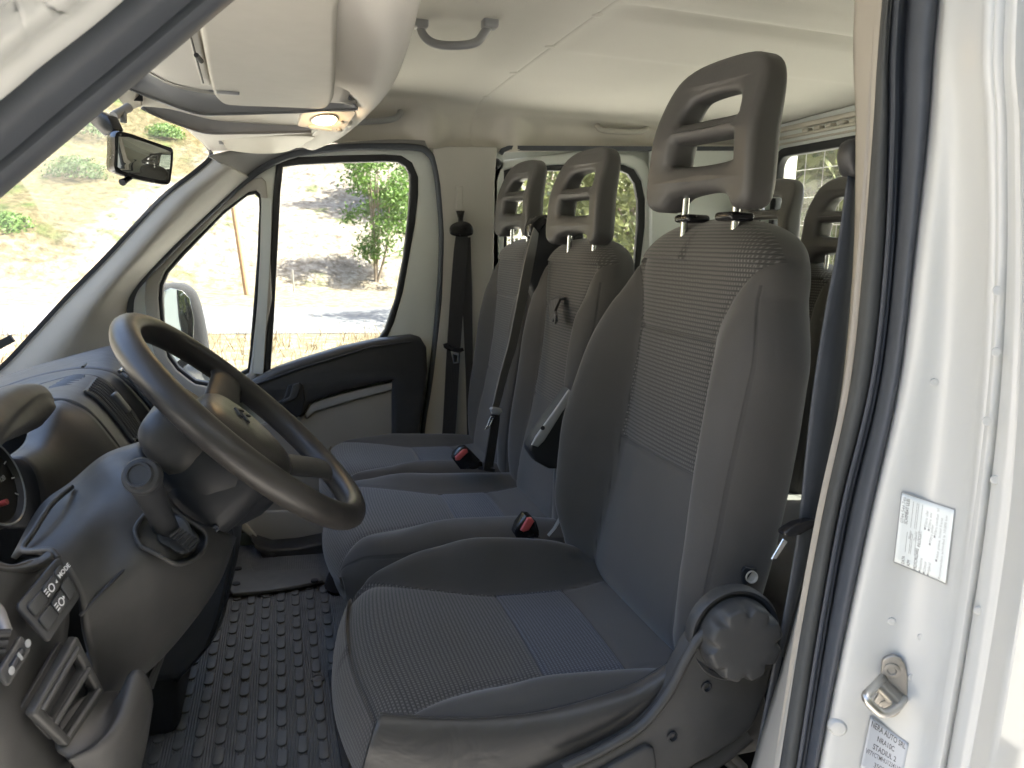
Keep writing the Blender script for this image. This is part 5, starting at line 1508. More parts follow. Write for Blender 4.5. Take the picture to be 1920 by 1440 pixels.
for px, py in ((443, 1094), (590, 1088), (446, 1066)):
    lathe('rivet', [(0.012, -0.004), (0.011, 0.002), (0, 0.003)], QZ(px, py, 0.634), (0, 0, 1), M['black'], pl, 16)
# handbrake lever and gaiter between the seats
p0 = QZ(640, 1100, 0.62); 
hb_ = thing('handbrake', 'black gaitered lever at the foot of the passenger bench', 'handbrake', p0)
tube('gaiter', cr([p0, QY(645, 1060, p0.y), QY(660, 1035, p0.y)], 5), [0.05, 0.047, 0.044, 0.040, 0.036, 0.033, 0.03, 0.028, 0.026, 0.022, 0.018], M['carpet'], hb_, 14)
strip('lever', [QY(640, 1090, p0.y - .05), QY(655, 1040, p0.y - .05)], Vector((1, 0, 0)), 0.02, 0.012, M['dullsteel'], hb_)
# matting edge beside the driver seat
strip('mat_edge', [QZ(620, 1260, 0.625), QZ(634, 1360, 0.625), QZ(655, 1480, 0.625)], Vector((1, 0, 0)), 0.012, 0.012, M['black'], fm_)
# ================================================================== overhead shelf, visors, mirror, handles
ZO = 1.925
oh = thing('overhead_shelf', 'beige overhead shelf above the windscreen with a slot and rounded rear edge', 'shelf', (-0.05, 1.62, 1.92))
# padded underside bulge: rear edge curve in the picture, swept back up to the ceiling
redge = [(840, -140), (815, -60), (785, 0), (762, 90), (732, 165), (692, 213), (640, 257), (598, 277)]
redge_y = [0.78, 0.88, 1.02, 1.32, 1.62, 1.88, 2.30, 2.55]
E3 = [Vector((QY(p[0], p[1], y).x, y, QY(p[0], p[1], y).z)) for p, y in zip(redge, redge_y)]
inn = [(690, -140), (660, -60), (636, 0), (640, 80), (640, 150), (648, 185), (600, 250), (560, 270)]
I3 = [QY(p[0], p[1], y) for p, y in zip(inn, redge_y)]
def mv(L, dx, dz): return [p + Vector((dx, 0, dz)) for p in L]
patch('rear_roll', [mv(I3, -0.02, 0.0), I3, [a.lerp(b_, .55) + Vector((0, 0, -0.006)) for a, b_ in zip(I3, E3)], [a.lerp(b_, .85) + Vector((0, 0, 0.0)) for a, b_ in zip(I3, E3)], mv(E3, 0.0, 0.012), mv(E3, -0.01, 0.05), mv(E3, -0.04, 0.13), mv(E3, -0.06, 0.2)], M['liner'], oh, 6, 5, 0.006, 1)
# underside board above the driver visor
def zq(px, py, z): return QZ(px, py, z)
U0 = [[Vector((-0.34, 0.80, 1.93)), Vector((-0.15, 0.80, 1.955)), Vector((0.10, 0.80, 1.975)), Vector((0.16, 0.80, 1.985))],
      [Vector((-0.36, 1.20, 1.945)), Vector((-0.16, 1.20, 1.960)), Vector((0.10, 1.20, 1.970)), Vector((0.19, 1.20, 1.985))],
      [QY(262, 120, 1.66), QY(350, 150, 1.70), QY(560, 178, 1.74), QY(655, 175, 1.72)],
      [QY(262, 130, 1.70), QY(350, 165, 1.75), QY(560, 188, 1.80), QY(668, 195, 1.78)]]
patch('underside', U0, M['liner'], oh, 5, 5, 0.006, 1)
# first grey rib
b1t = [(240, 163), (282, 117), (335, 158), (400, 172), (430, 187), (520, 192), (612, 196), (650, 182), (671, 201)]
r1 = [[(216, 172, 1.78), (250, 132, 1.75), (300, 140, 1.74), (380, 165, 1.75), (470, 180, 1.77), (560, 183, 1.78), (628, 170, 1.76), (655, 180, 1.77)],
      [(232, 166, 1.80), (268, 152, 1.79), (325, 176, 1.80), (390, 190, 1.81), (470, 196, 1.82), (560, 198, 1.82), (630, 190, 1.80), (668, 200, 1.80)],
      [(240, 164, 1.81), (300, 186, 1.82), (350, 204, 1.83), (385, 212, 1.84), (430, 211, 1.84), (540, 208, 1.84), (620, 205, 1.83), (671, 203, 1.82)],
      [(241, 167, 1.81), (300, 189, 1.82), (350, 207, 1.83), (385, 214.5, 1.84), (430, 213.5, 1.84), (540, 210.5, 1.84), (620, 207, 1.83), (671, 205, 1.82)],
      [(243, 160, 1.86), (300, 176, 1.88), (350, 190, 1.89), (385, 198, 1.90), (430, 198, 1.90), (540, 196, 1.90), (620, 194, 1.89), (671, 194, 1.88)]]
patch('front_rib', [[QY(*p) for p in r] for r in r1], M['greyplastic'], oh, 6, 4, 0.003, 1)
# slot back wall
sl = [[(250, 160, 1.90), (320, 175, 1.93), (400, 205, 1.95), (480, 205, 1.95), (560, 203, 1.95), (670, 198, 1.93)],
      [(262, 196, 1.96), (310, 192, 1.98), (400, 214, 2.02), (480, 220, 2.03), (560, 226, 2.03), (660, 232, 2.0)],
      [(264, 199, 2.0), (320, 205, 2.02), (400, 225, 2.06), (480, 232, 2.07), (560, 236, 2.07), (655, 240, 2.05)]]
patch('slot_wall', [[QY(*p) for p in r] for r in sl], M['cream'], oh, 6, 4, 0.003, 1)
# second grey rib
r2 = [[(290, 186, 2.02), (330, 198, 2.04), (370, 208, 2.05), (417, 217, 2.06), (480, 223, 2.06), (563, 230, 2.06), (610, 238, 2.05)],
      [(270, 199, 2.03), (318, 214, 2.05), (365, 228, 2.07), (417, 233, 2.08), (480, 236, 2.08), (540, 240, 2.08), (590, 243, 2.07)],
      [(265, 201, 2.03), (300, 217, 2.05), (345, 234, 2.07), (388, 246, 2.09), (460, 247, 2.09), (530, 246, 2.09), (584, 245, 2.08)],
      [(266, 203, 2.03), (300, 219.5, 2.05), (345, 236.5, 2.07), (388, 248.5, 2.09), (460, 249.5, 2.09), (530, 248.5, 2.09), (584, 247.5, 2.08)],
      [(268, 196, 2.10), (300, 210, 2.12), (345, 222, 2.14), (388, 232, 2.16), (460, 234, 2.16), (530, 233, 2.16), (584, 232, 2.15)]]
patch('rear_rib', [[QY(*p) for p in r] for r in r2], M['greyplastic'], oh, 6, 4, 0.003, 1)
# cream nose at the windscreen end
nz = [[(217, 172, 1.80), (236, 150, 1.78), (243, 162, 1.82)], [(226, 190, 1.84), (236, 180, 1.83), (258, 172, 1.86)], [(244, 208, 1.92), (254, 203, 1.93), (266, 199, 1.97)]]
patch('shelf_nose', [[QY(*p) for p in r] for r in nz], M['cream'], oh, 5, 5, 0.006, 1)
p = QY(259, 184, 1.90); rbox('clip_hole', p + Vector((0.0, -0.012, 0)), (0.022, 0.006, 0.016), 0.002, M['black'], oh)
# beyond: underside above the passenger visor and the board towards the windscreen
fb = [[(330, 226, 2.16), (388, 240, 2.16), (480, 242, 2.17), (590, 238, 2.17), (650, 235, 2.17)],
      [(372, 262, 2.36), (410, 266, 2.36), (480, 262, 2.36), (580, 255, 2.36), (640, 248, 2.36)],
      [(395, 284, 2.50), (430, 284, 2.52), (490, 280, 2.54), (560, 277, 2.55), (598, 276, 2.55)]]
patch('underside', [[QY(*p) for p in r] for r in fb], M['liner'], oh, 5, 5, 0.006, 1)
rbox('shelf_body', (-0.03, 1.62, 2.08), (0.36, 1.7, 0.10), 0.02, M['black'], oh)
patch('front_board', [[Vector((-0.24, 0.82, 1.99)), Vector((-0.30, 1.62, 2.03)), Vector((-0.22, 2.46, 1.97))], [Vector((-0.18, 0.82, 2.14)), Vector((-0.2, 1.62, 2.15)), Vector((-0.18, 2.46, 2.12))]], M['cream'], oh, 5, 3, 0.01, 1)
# visor rest strip left of the driver visor
patch('visor_rest', [[QY(*p) for p in r] for r in [[(350, 40, 1.30), (362, 90, 1.50), (378, 150, 1.70)], [(368, 34, 1.30), (382, 95, 1.50), (394, 152, 1.70)]]], M['greybeige'], oh, 4, 4, 0.008, 1)
tube('rest_line', [QY(352, 48, 1.27), QY(366, 100, 1.47), QY(381, 155, 1.67)], 0.0018, M['black'], oh, 6)
# dome lamp
def lampq(c): return quad(c)
LU, LV, lf = quad([(558, 226, 1.985), (568, 209, 1.93), (668, 206, 1.90), (640, 243, 2.02)])
dl = thing('dome_lamp', 'lit dome lamp with two small buttons in the overhead shelf', 'lamp', QY(610, 225, 1.96))
C4 = [QY(557, 232, 1.97), QY(567, 207, 1.90), QY(669, 204, 1.885), QY(640, 245, 2.0)]
def lmap(u, v, w_):
    a = C4[0].lerp(C4[3], u); b_ = C4[1].lerp(C4[2], u)
    n = (C4[3] - C4[0]).cross(C4[1] - C4[0]).normalized()
    if n.dot(CAM - C4[0]) < 0: n = -n
    return a.lerp(b_, v) + n * w_
slab('lamp_base', rrect(1.0, 1.0, 0.10, 4, .5, .5), [], 0.012, 0.003, M['cream'], dl, lmap)
slab('lamp_lens', [(0.47 + 0.22 * math.cos(t), 0.62 + 0.25 * math.sin(t) - 0.04 * math.cos(t)) for t in [2 * math.pi * k / 30 for k in range(30)]], [], 0.006, 0.002, M['lamp'], dl, lambda u, v, w_: lmap(u, v, w_ + 0.008))
tube('lamp_rim', [lmap(0.47 + 0.25 * math.cos(t), 0.60 + 0.30 * math.sin(t), 0.007) for t in [2 * math.pi * k / 30 for k in range(30)]], 0.003, M['beige'], dl, 8, True)
slab('lamp_switch', [(0.22, 0.16), (0.40, 0.22), (0.62, 0.16), (0.74, 0.14), (0.72, 0.05), (0.50, 0.07), (0.26, 0.06)], [], 0.008, 0.002, M['beige'], dl, lambda u, v, w_: lmap(u, v, w_ + 0.006))
for u_, v_ in ((0.84, 0.52), (0.90, 0.14)):
    lathe('lamp_button', [(0.0065, 0), (0.0065, 0.004), (0.004, 0.005), (0, 0.005)], lmap(u_, v_, 0.006), lmap(.5, .5, 1) - lmap(.5, .5, 0), M['greyplastic'], dl, 14)
ld = bpy.data.lights.new('lamp_glow', 'POINT'); ld.energy = 0.05; ld.color = (1, 0.68, 0.36); ld.shadow_soft_size = 0.015
lo_ = bpy.data.objects.new('lamp_glow', ld); link(lo_, dl); lo_.location = lmap(0.47, 0.62, 0.03)
# driver visor
def visor(name, label, poly, ys, t, mat):
    pts = [QY(p[0], p[1], y) for p, y in zip(poly, ys)]
    c = sum(pts, Vector()) / len(pts)
    # best plane: use three spread points
    n = (pts[len(pts) // 3] - pts[0]).cross(pts[2 * len(pts) // 3] - pts[0]).normalized()
    if n.z > 0: n = -n
    e1 = (Vector((1, 0, 0)) - n * n.x).normalized(); e2 = n.cross(e1)
    loc = [((p - c).dot(e1), (p - c).dot(e2)) for p in pts]
    root = thing(name, label, 'sun visor', c, 'sun visors')
    slab('visor_pad', [tuple(v[:2]) for v in cr([(*q, 0) for q in loc], 3, True)], [], t, t * 0.42, mat, root, lambda u, v, w_: c + e1 * u + e2 * v + n * w_, 4)
    return root, c, e1, e2, n
plane_n = None
def on_plane(px, py, z0=1.93, sy=0.010):
    # visor lies just under the shelf: z falls gently towards the middle of the van
    d = _ray(px, py)
    # plane z = 1.945 - 0.02*(y-1.2) + 0.05*x
    a, b_, c_ = 0.03, -0.01, 1.893 + 0.01 * 1.2
    tt = (c_ + a * CAM.x + b_ * CAM.y - CAM.z) / (d.z - a * d.x - b_ * d.y)
    return CAM + d * tt
vp_ = [(372, -60), (372, 0), (374, 40), (386, 105), (398, 160), (408, 178), (430, 187), (520, 191), (600, 194), (618, 188), (626, 170), (630, 100), (634, 0), (640, -60)]
pts3 = [on_plane(*p) for p in vp_]
vis, vc, ve1, ve2, vn = visor('sun_visor', 'large beige driver sun visor folded up against the overhead shelf', vp_, [p.y for p in pts3], 0.022, M['beige'])
p = on_plane(426, 160); rbox('visor_clip', p + vn * 0.012, (0.04, 0.012, 0.008), 0.003, M['handle'], vis)
tube('visor_pivot', [on_plane(388, 128) + Vector((-0.008, 0, 0.01)), on_plane(384, 120) + Vector((-0.012, 0, 0.012))], 0.004, M['black'], vis, 8)
vp2 = [(420, 254), (423, 274), (440, 279), (480, 283), (520, 284), (545, 277), (575, 262), (588, 251), (500, 250)]
vis2, _, _, _, _ = visor('sun_visor', 'small beige passenger sun visor beyond the dome lamp', vp2, [2.32, 2.40, 2.42, 2.44, 2.44, 2.42, 2.36, 2.31, 2.30], 0.018, M['cream'])
rbox('visor_clip', QY(415, 264, 2.36), (0.012, 0.03, 0.02), 0.002, M['handle'], vis2)
# ---- interior mirror
im = thing('rear_view_mirror', 'black interior mirror hanging from the windscreen', 'mirror', QY(240, 240, 1.62))
mo = [(216, 249), (240, 250), (275, 262), (310, 274), (322, 280), (323, 300), (320, 325), (316, 344), (300, 344), (260, 336), (225, 326), (213, 316), (214, 285)]
Cm = [QY(p[0], p[1], 1.60 + (p[0] - 270) * -0.0007) for p in mo]
mc = sum(Cm, Vector()) / len(Cm)
mn = Vector((0.55, -0.80, -0.05)).normalized()
me1 = Vector((0, 0, 1)).cross(mn).normalized(); me2 = mn.cross(me1)
def onm(px, py):
    d = _ray(px, py); t = (mc - CAM).dot(mn) / d.dot(mn); p = CAM + d * t - mc
    return (p.dot(me1), p.dot(me2))
def mmap(u, v, w_): return mc + me1 * u + me2 * v + mn * w_
slab('mirror_pane', [onm(*p) for p in [(221, 256), (240, 257), (275, 268), (308, 280), (319, 285), (318, 305), (315, 338), (300, 338), (260, 330), (228, 321), (219, 313)]], [], 0.002, 0.0004, M['mirror'], im, lambda u, v, w_: mmap(u, v, w_ + 0.0020))
hring = [onm(*p) for p in mo]
hc = Vector((sum(p[0] for p in hring) / len(hring), sum(p[1] for p in hring) / len(hring)))
hring = [tuple(v[:2]) for v in cr([(*p, 0) for p in hring], 3, True)]
def sc_(L, s): return [((p[0] - hc.x) * s + hc.x, (p[1] - hc.y) * s + hc.y) for p in L]
loft('housing', [[mmap(*p, 0.0015) for p in sc_(hring, .975)], [mmap(*p, 0.003) for p in sc_(hring, 1.0)], [mmap(*p, -0.008) for p in sc_(hring, 1.03)], [mmap(*p, -0.03) for p in sc_(hring, 0.98)], [mmap(*p, -0.045) for p in sc_(hring, .75)]], M['gloss_black'], im, True, 50)
fr_in = sc_(hring, .93)
stp = [QY(198, 262, 1.64), QY(205, 240, 1.66), QY(204, 222, 1.68)]
slab('mirror_stem', [(0, 0), (0.022, 0.0), (0.036, 0.02), (0.030, 0.06), (0.006, 0.075), (-0.030, 0.045)], [], 0.03, 0.006, M['gloss_black'], im, lambda u, v, w_: QY(203, 256, 1.64) + Vector((0.7, -0.5, 0)) * u + Vector((-0.25, 0.15, 0.95)) * v * 0.62 + Vector((0.5, 0.7, 0)) * w_)
tube('stem_bracket', [QY(213, 218, 1.68), QY(228, 208, 1.70), QY(241, 202, 1.72)], [0.009, 0.007, 0.009], M['greyplastic'], im, 10)
rbox('stem_tooth', QY(231, 219, 1.70), (0.012, 0.01, 0.022), 0.002, M['greyplastic'], im)
tube('dip_tab', [QY(244, 332, 1.60), QY(236, 338, 1.59), QY(229, 342, 1.58)], [0.006, 0.005, 0.007], M['gloss_black'], im, 8)

# ---- grab handles
def grab(label, path, rad, mat, mounts):
    g_ = thing('grab_handle', label, 'handle', path[len(path) // 2], 'ceiling grab handles')
    pts = cr(path, 6)
    tube('grip', pts, rad, mat, g_, 14)
    for c, s, rot in mounts:
        rbox('mount', c, s, 0.006, mat, g_, rot)
    return g_
zc_ = 2.09
a, b_, c_, d_ = QZ(783, 40, zc_), QZ(795, 55, zc_ - .05), QZ(895, 52, zc_ - .05), QZ(925, 36, zc_)
ap, dp = QZ(786, 38, 2.104), QZ(922, 38, 2.104)
h1 = [ap, ap.lerp(dp, .06) + Vector((0, 0, -.03)), ap.lerp(dp, .22) + Vector((0, 0, -.048)), ap.lerp(dp, .5) + Vector((0, 0, -.052)), ap.lerp(dp, .78) + Vector((0, 0, -.046)), ap.lerp(dp, .90) + Vector((0, 0, -.026)), dp]
grab('grey ceiling grab handle above the driver seat', h1, 0.0095, M['handle'], [(ap + Vector((0.004, 0, -.006)), (0.030, 0.035, 0.024), None), (dp + Vector((-0.004, 0, -.006)), (0.034, 0.035, 0.024), None)])
def side_grab(label, pts, y, mat):
    P_ = [QY(p[0], p[1], y + 0.03 - o) for p, o in pts]
    return grab(label, P_, 0.010, mat, [(P_[0] + Vector((0, 0.01, 0)), (0.035, 0.03, 0.03), None), (P_[-1] + Vector((0, 0.01, 0)), (0.035, 0.03, 0.03), None)])
side_grab('grey grab handle above the passenger door', [((640, 222), 0.0), ((650, 230), 0.03), ((690, 228), 0.045), ((720, 226), 0.045), ((744, 220), 0.03), ((752, 206), 0.0)], 2.615, M['handle'])
side_grab('grey grab handle above the sliding door window', [((1118, 230), 0.0), ((1125, 242), 0.03), ((1145, 246), 0.045), ((1190, 247), 0.045), ((1208, 244), 0.03), ((1218, 228), 0.0)], 2.615, M['beige'])

# ================================================================== seat belts
# passenger: hangs from the pillar
bp = thing('seat_belt', 'black passenger seat belt hanging on the grey door pillar', 'seat belt', (0.55, 2.55, 1.0), 'seat belts')
yb = 2.555
strip('webbing', [QY(866, 438, yb), QY(864, 470, yb), QY(857, 560, yb - .004), QY(850, 660, yb - .008), QY(843, 790, yb - .01), QY(838, 860, yb - .01)], Vector((1, 0.15, 0)), [0.042, 0.050, 0.050, 0.049, 0.048, 0.048], 0.003, M['web'], bp)
strip('webbing', [QY(874, 445, yb + .012), QY(876, 560, yb + .010), QY(880, 700, yb + .006), QY(882, 860, yb + .004)], Vector((1, -0.1, 0)), [0.03, 0.034, 0.026, 0.02], 0.003, M['web'], bp)
slab('belt_guide', [tuple(v[:2]) for v in cr([(*near(*p, yb - .012), 0) for p in [(843, 432), (846, 422), (858, 416), (870, 415), (882, 420), (887, 432), (884, 441), (866, 444), (847, 441)]], 3, True)], [], 0.016, 0.005, M['gloss_black'], bp, lambda u, v, w_: Vector((u, yb - .012 + w_, v)))
slab('belt_hanger', [near(*p, yb) for p in [(855, 395), (871, 395), (868, 410), (868, 418), (859, 418), (859, 410)]], [], 0.012, 0.003, M['gloss_black'], bp, lambda u, v, w_: Vector((u, yb + w_, v)))
def tongue(parent, body, loop, y):
    slab('tongue_grip', [near(*p, y) for p in body], [], 0.014, 0.004, M['gloss_black'], parent, lambda u, v, w_: Vector((u, y + w_, v)))
    pts = [near(*p, y - .002) for p in loop]
    c0 = (sum(p[0] for p in pts) / len(pts), sum(p[1] for p in pts) / len(pts))
    hole = [((p[0] - c0[0]) * .5 + c0[0], (p[1] - c0[1]) * .62 + c0[1] - 0.003) for p in pts]
    slab('tongue_plate', pts, [hole], 0.003, 0.0008, M['chrome'], parent, lambda u, v, w_: Vector((u, y - .002 + w_, v)))
tongue(bp, [(831, 645), (838, 643), (848, 650), (868, 652), (870, 658), (860, 662), (838, 656), (832, 652)], [(845, 658), (861, 661), (860, 681), (850, 683)], yb - .022)
# middle belt from the tower
bm_ = thing('seat_belt', 'grey webbing belt running down from the tower between the passenger seats', 'seat belt', (0.63, 2.03, 1.0), 'seat belts')
mid = [(1005, 432, 1.99), (1000, 455, 1.97), (990, 500, 1.94), (975, 580, 1.92), (960, 650, 1.915), (945, 700, 1.91), (928, 768, 1.91)]
strip('webbing', [QY(*p) for p in mid], Vector((1, 0.9, 0)), [0.026, 0.036, 0.046, 0.046, 0.044, 0.040, 0.034], 0.003, M['web_grey'], bm_)
strip('webbing', [QY(*p) for p in [(930, 768, 1.91), (927, 800, 1.91), (921, 840, 1.93), (915, 878, 1.96)]], Vector((1, 0.5, 0)), [0.03, 0.03, 0.032, 0.034], 0.004, M['web'], bm_)
slab('belt_outlet', [near(*p, 2.0) for p in [(992, 425), (996, 414), (1008, 405), (1024, 402), (1034, 406), (1024, 420), (1014, 432), (1010, 445), (998, 448), (992, 440)]], [], 0.05, 0.008, M['gloss_black'], bm_, lambda u, v, w_: Vector((u, 2.02 + w_, v)))
slab('tongue_grip', [near(*p, 1.90) for p in [(918, 766), (924, 762), (940, 766), (942, 772), (934, 778), (922, 776)]], [], 0.016, 0.004, M['handle'], bm_, lambda u, v, w_: Vector((u, 1.90 + w_, v)))
pts = [near(*p, 1.895) for p in [(920, 780), (928, 779), (916, 804), (909, 806)]]
c0 = (sum(p[0] for p in pts) / 4, sum(p[1] for p in pts) / 4)
slab('tongue_plate', pts, [[((p[0] - c0[0]) * .55 + c0[0], (p[1] - c0[1]) * .6 + c0[1]) for p in pts]], 0.003, 0.0008, M['chrome'], bm_, lambda u, v, w_: Vector((u, 1.895 + w_, v)))
# driver belt
bd = thing('seat_belt', 'wide black driver seat belt in front of the driver door pillar', 'seat belt', (0.64, 0.8, 0.98), 'seat belts')
dl_l = [(1588, 330), (1568, 470), (1547, 580), (1525, 720), (1510, 850), (1497, 980), (1478, 1100), (1452, 1240), (1420, 1400), (1408, 1460)]
dl_r = [(1606, 330), (1604, 470), (1592, 600), (1580, 700), (1552, 860), (1530, 980), (1498, 1100), (1460, 1245), (1428, 1402), (1416, 1462)]
yb = [0.845, 0.84, 0.835, 0.83, 0.83, 0.83, 0.835, 0.84, 0.85, 0.86]
rows = [[QY(*p, y) for p, y in zip(dl_l, yb)], [(QY(*a, y - .002) + QY(*b_, y - .002)) / 2 for a, b_, y in zip(dl_l, dl_r, yb)], [QY(*b_, y + .004) for b_, y in zip(dl_r, yb)]]
patch('webbing', rows, M['rubber'], bd, 6, 3, 0.0025, 1)
rows = [[QY(*p, .86) for p in [(1530, 985), (1505, 1100), (1465, 1250), (1432, 1400)]], [QY(*p, .885) for p in [(1545, 985), (1535, 1100), (1510, 1240), (1470, 1360)]]]
patch('webbing', rows, M['web'], bd, 5, 3, 0.003, 1)
o_ = [(QY(*p, .84).x, QY(*p, .84).z) for p in [(1583, 300), (1586, 275), (1596, 262), (1612, 262), (1620, 300), (1616, 330), (1600, 332), (1590, 325)]]
slab('belt_guide', [tuple(v[:2]) for v in cr([(*p, 0) for p in o_], 3, True)], [], 0.03, 0.010, M['dash_smooth'], bd, lambda u, v, w_: Vector((u, 0.845 + w_, v)))
o_ = [(QY(*p, .815).x, QY(*p, .815).z) for p in [(1464, 995), (1472, 988), (1490, 978), (1515, 972), (1532, 974), (1534, 982), (1512, 990), (1495, 1000), (1470, 1004), (1464, 1001)]]
slab('tongue_grip', o_, [], 0.018, 0.005, M['gloss_black'], bd, lambda u, v, w_: Vector((u, 0.815 + w_, v)))
o_ = [(QY(*p, .81).x, QY(*p, .81).z) for p in [(1468, 1010), (1476, 1015), (1455, 1048), (1446, 1048)]]
slab('tongue_plate', o_, [], 0.003, 0.001, M['chrome'], bd, lambda u, v, w_: Vector((u, 0.81 + w_, v)))
# buckles
def buckle(label, outline, face, y, tail):
    g_ = thing('belt_buckle', label, 'buckle', QY(*tail[0], y), 'belt buckles')
    slab('buckle_body', [near(*p, y) for p in outline], [], 0.034, 0.006, M['gloss_black'], g_, lambda u, v, w_: Vector((u, y + 0.017 + w_, v)))
    slab('release_button', [near(*p, y) for p in face], [], 0.010, 0.002, M['red'], g_, lambda u, v, w_: Vector((u, y - 0.002 + w_, v)))
    strip('buckle_stem', [QY(*p, y + .015) for p in tail], Vector((0, 1, 0)), 0.03, 0.010, M['black'], g_)
buckle('black buckle with red button lying on the middle passenger cushion', [(850, 862), (852, 852), (866, 840), (876, 839), (884, 846), (905, 868), (906, 876), (890, 881), (864, 881)], [(853, 856), (868, 842), (875, 842), (877, 847), (861, 862), (854, 862)], 1.965, [(895, 874), (925, 880)])
buckle('black buckle with red button between driver seat and bench', [(966, 1002), (972, 985), (986, 967), (996, 968), (1006, 978), (1012, 996), (1012, 1010), (970, 1010)], [(975, 993), (988, 970), (996, 970), (1000, 976), (990, 993), (980, 996)], 1.475, [(990, 1000), (1010, 1040)])
tag(strip('buckle_stalk', [QY(1028, 1004, 1.45), QY(1040, 990, 1.45), QY(1050, 972, 1.45)], Vector((0.6, 0.8, 0)), 0.016, 0.006, M['handle'], None), 'pale metal strip rising between the driver seat and the bench', 'bracket')

# ================================================================== striker, stickers, plugs on the door jamb
def jamb_y(px, py):
    """depth of the jamb surface under a pixel, from the same columns it was built with"""
    tab = [(white_l, .672), (mid_l, .638), (line_l, .575)]
    xs_ = []
    for t, y in tab:
        xs_.append((lerp_tab(list(zip(YS, t)), py), y))
    pts = [(xs_[0][0] + 10, .668), (xs_[0][0] * .6 + xs_[1][0] * .4, .655), (xs_[1][0], .638), (xs_[1][0] * .4 + xs_[2][0] * .6, .605), (xs_[1][0] * .15 + xs_[2][0] * .85, .585), (xs_[2][0], .575)]
    return smooth_tab(pts, px)
def J(px, py, off=0.0):
    p = QY(px, py, jamb_y(px, py)); return p + (CAM - p).normalized() * off
sk = thing('door_striker', 'worn steel door latch striker screwed to the white jamb', 'striker', J(1655, 1290))
je = (J(1700, 1280) - J(1620, 1280)); jn = je.cross(Vector((0, 0, 1))).normalized()
if jn.dot(CAM - J(1655, 1280)) < 0: jn = -jn
je = Vector((0, 0, 1)).cross(jn).normalized(); ju = jn.cross(je)
if je.dot(_r) < 0: je = -je
sc0 = J(1664, 1283)
def smap(u, v, w_): return sc0 + je * u + ju * v + jn * min(w_, 0.010) + Vector((-0.93, -0.36, -0.05)) * max(0.0, w_ - 0.010)
def scr_uv(px, py, w_=0.0):
    d = _ray(px, py); o = sc0 + jn * w_; t = (o - CAM).dot(jn) / d.dot(jn); p = CAM + d * t - sc0
    return (p.dot(je), p.dot(ju))
pl_ = [(1652, 1240), (1658, 1229), (1672, 1224), (1688, 1231), (1698, 1252), (1700, 1290), (1698, 1305), (1690, 1320), (1682, 1334), (1668, 1340), (1652, 1334), (1640, 1318), (1638, 1308), (1648, 1290)]
slab('striker_plate', [tuple(v[:2]) for v in cr([(*scr_uv(*p), 0) for p in pl_], 3, True)], [], 0.006, 0.0015, M['dullsteel'], sk, lambda u, v, w_: smap(u, v, w_ + 0.004))
for px, py in ((1670, 1251), (1660, 1320)):
    u_, v_ = scr_uv(px, py)
    s_ = lathe('screw', [(0.0088, 0.006), (0.0088, 0.0085), (0.0075, 0.009), (0.005, 0.009), (0.0035, 0.006), (0.0, 0.006)], smap(u_, v_, 0), jn, M['dullsteel'], sk, 20)
# loop: U-shaped bar standing out of the plate
u0 = scr_uv(1694, 1304); u1 = scr_uv(1655, 1266)
L0, L1 = Vector(u1), Vector(u0)
loop = [smap(*L0, 0.004), smap(*L0, 0.03), smap(*(L0 + (L1 - L0) * .10), 0.054), smap(*(L0 + (L1 - L0) * .5), 0.058), smap(*(L0 + (L1 - L0) * .90), 0.054), smap(*L1, 0.03), smap(*L1, 0.004)]
tube('striker_loop', cr(loop, 5), 0.0050, M['steel'], sk, 14)
web = [smap(*(L0 * (1 - t) + L1 * t), h_) for t in (0, 1) for h_ in (0, 0)]
patch('loop_web', [[smap(*(L0.lerp(L1, t)), 0.002) for t in (0.0, 0.33, 0.66, 1.0)], [smap(*(L0.lerp(L1, t)), 0.030) for t in (0.0, 0.33, 0.66, 1.0)]], M['dullsteel'], sk, 3, 3, 0.008, 0)
# stickers follow the jamb surface
def sticker(name, label, corners, mat, nu=12, nv=12, off=0.0012):
    c = corners
    def pxy(u, v):
        a = (c[0][0] * (1 - u) + c[1][0] * u, c[0][1] * (1 - u) + c[1][1] * u); b_ = (c[3][0] * (1 - u) + c[2][0] * u, c[3][1] * (1 - u) + c[2][1] * u)
        return (a[0] * (1 - v) + b_[0] * v, a[1] * (1 - v) + b_[1] * v)
    def S(u, v, o=0.0): return J(*pxy(u, v), off + o)
    root = thing(name, label, 'sticker', S(.5, 1), 'stickers on the door jamb')
    patch('backing', [[S(i / nu, j / nv) for i in range(nu + 1)] for j in range(nv + 1)], mat, root, thick=0.0004, offset=-1, curved=False, smooth=True)
    return root, S
def stext(parent, S, s, u, v, du, size_px_w, hgt, mat, vert=False, bold=0.0):
    """lettering laid on the sticker: (u,v) start, runs along +u (or -v when vert)"""
    cu = bpy.data.curves.new('tmp', 'FONT'); cu.body = s; cu.size = 1.0; cu.offset = bold
    ob = bpy.data.objects.new('tmp', cu); me = bpy.data.meshes.new_from_object(ob)
    bpy.data.objects.remove(ob); bpy.data.curves.remove(cu); me.name = 'lettering'; me.materials.clear()
    xmax = max((vv.co.x for vv in me.vertices), default=1)
    for vv in me.vertices:
        a = vv.co.x / xmax * size_px_w; b_ = vv.co.y * hgt
        vv.co = S(u + b_ * -1 if vert else u + a, v - a if vert else v - b_, 0.0006)
    me.materials.append(mat)
    o = bpy.data.objects.new('lettering', me); return link(o, parent)
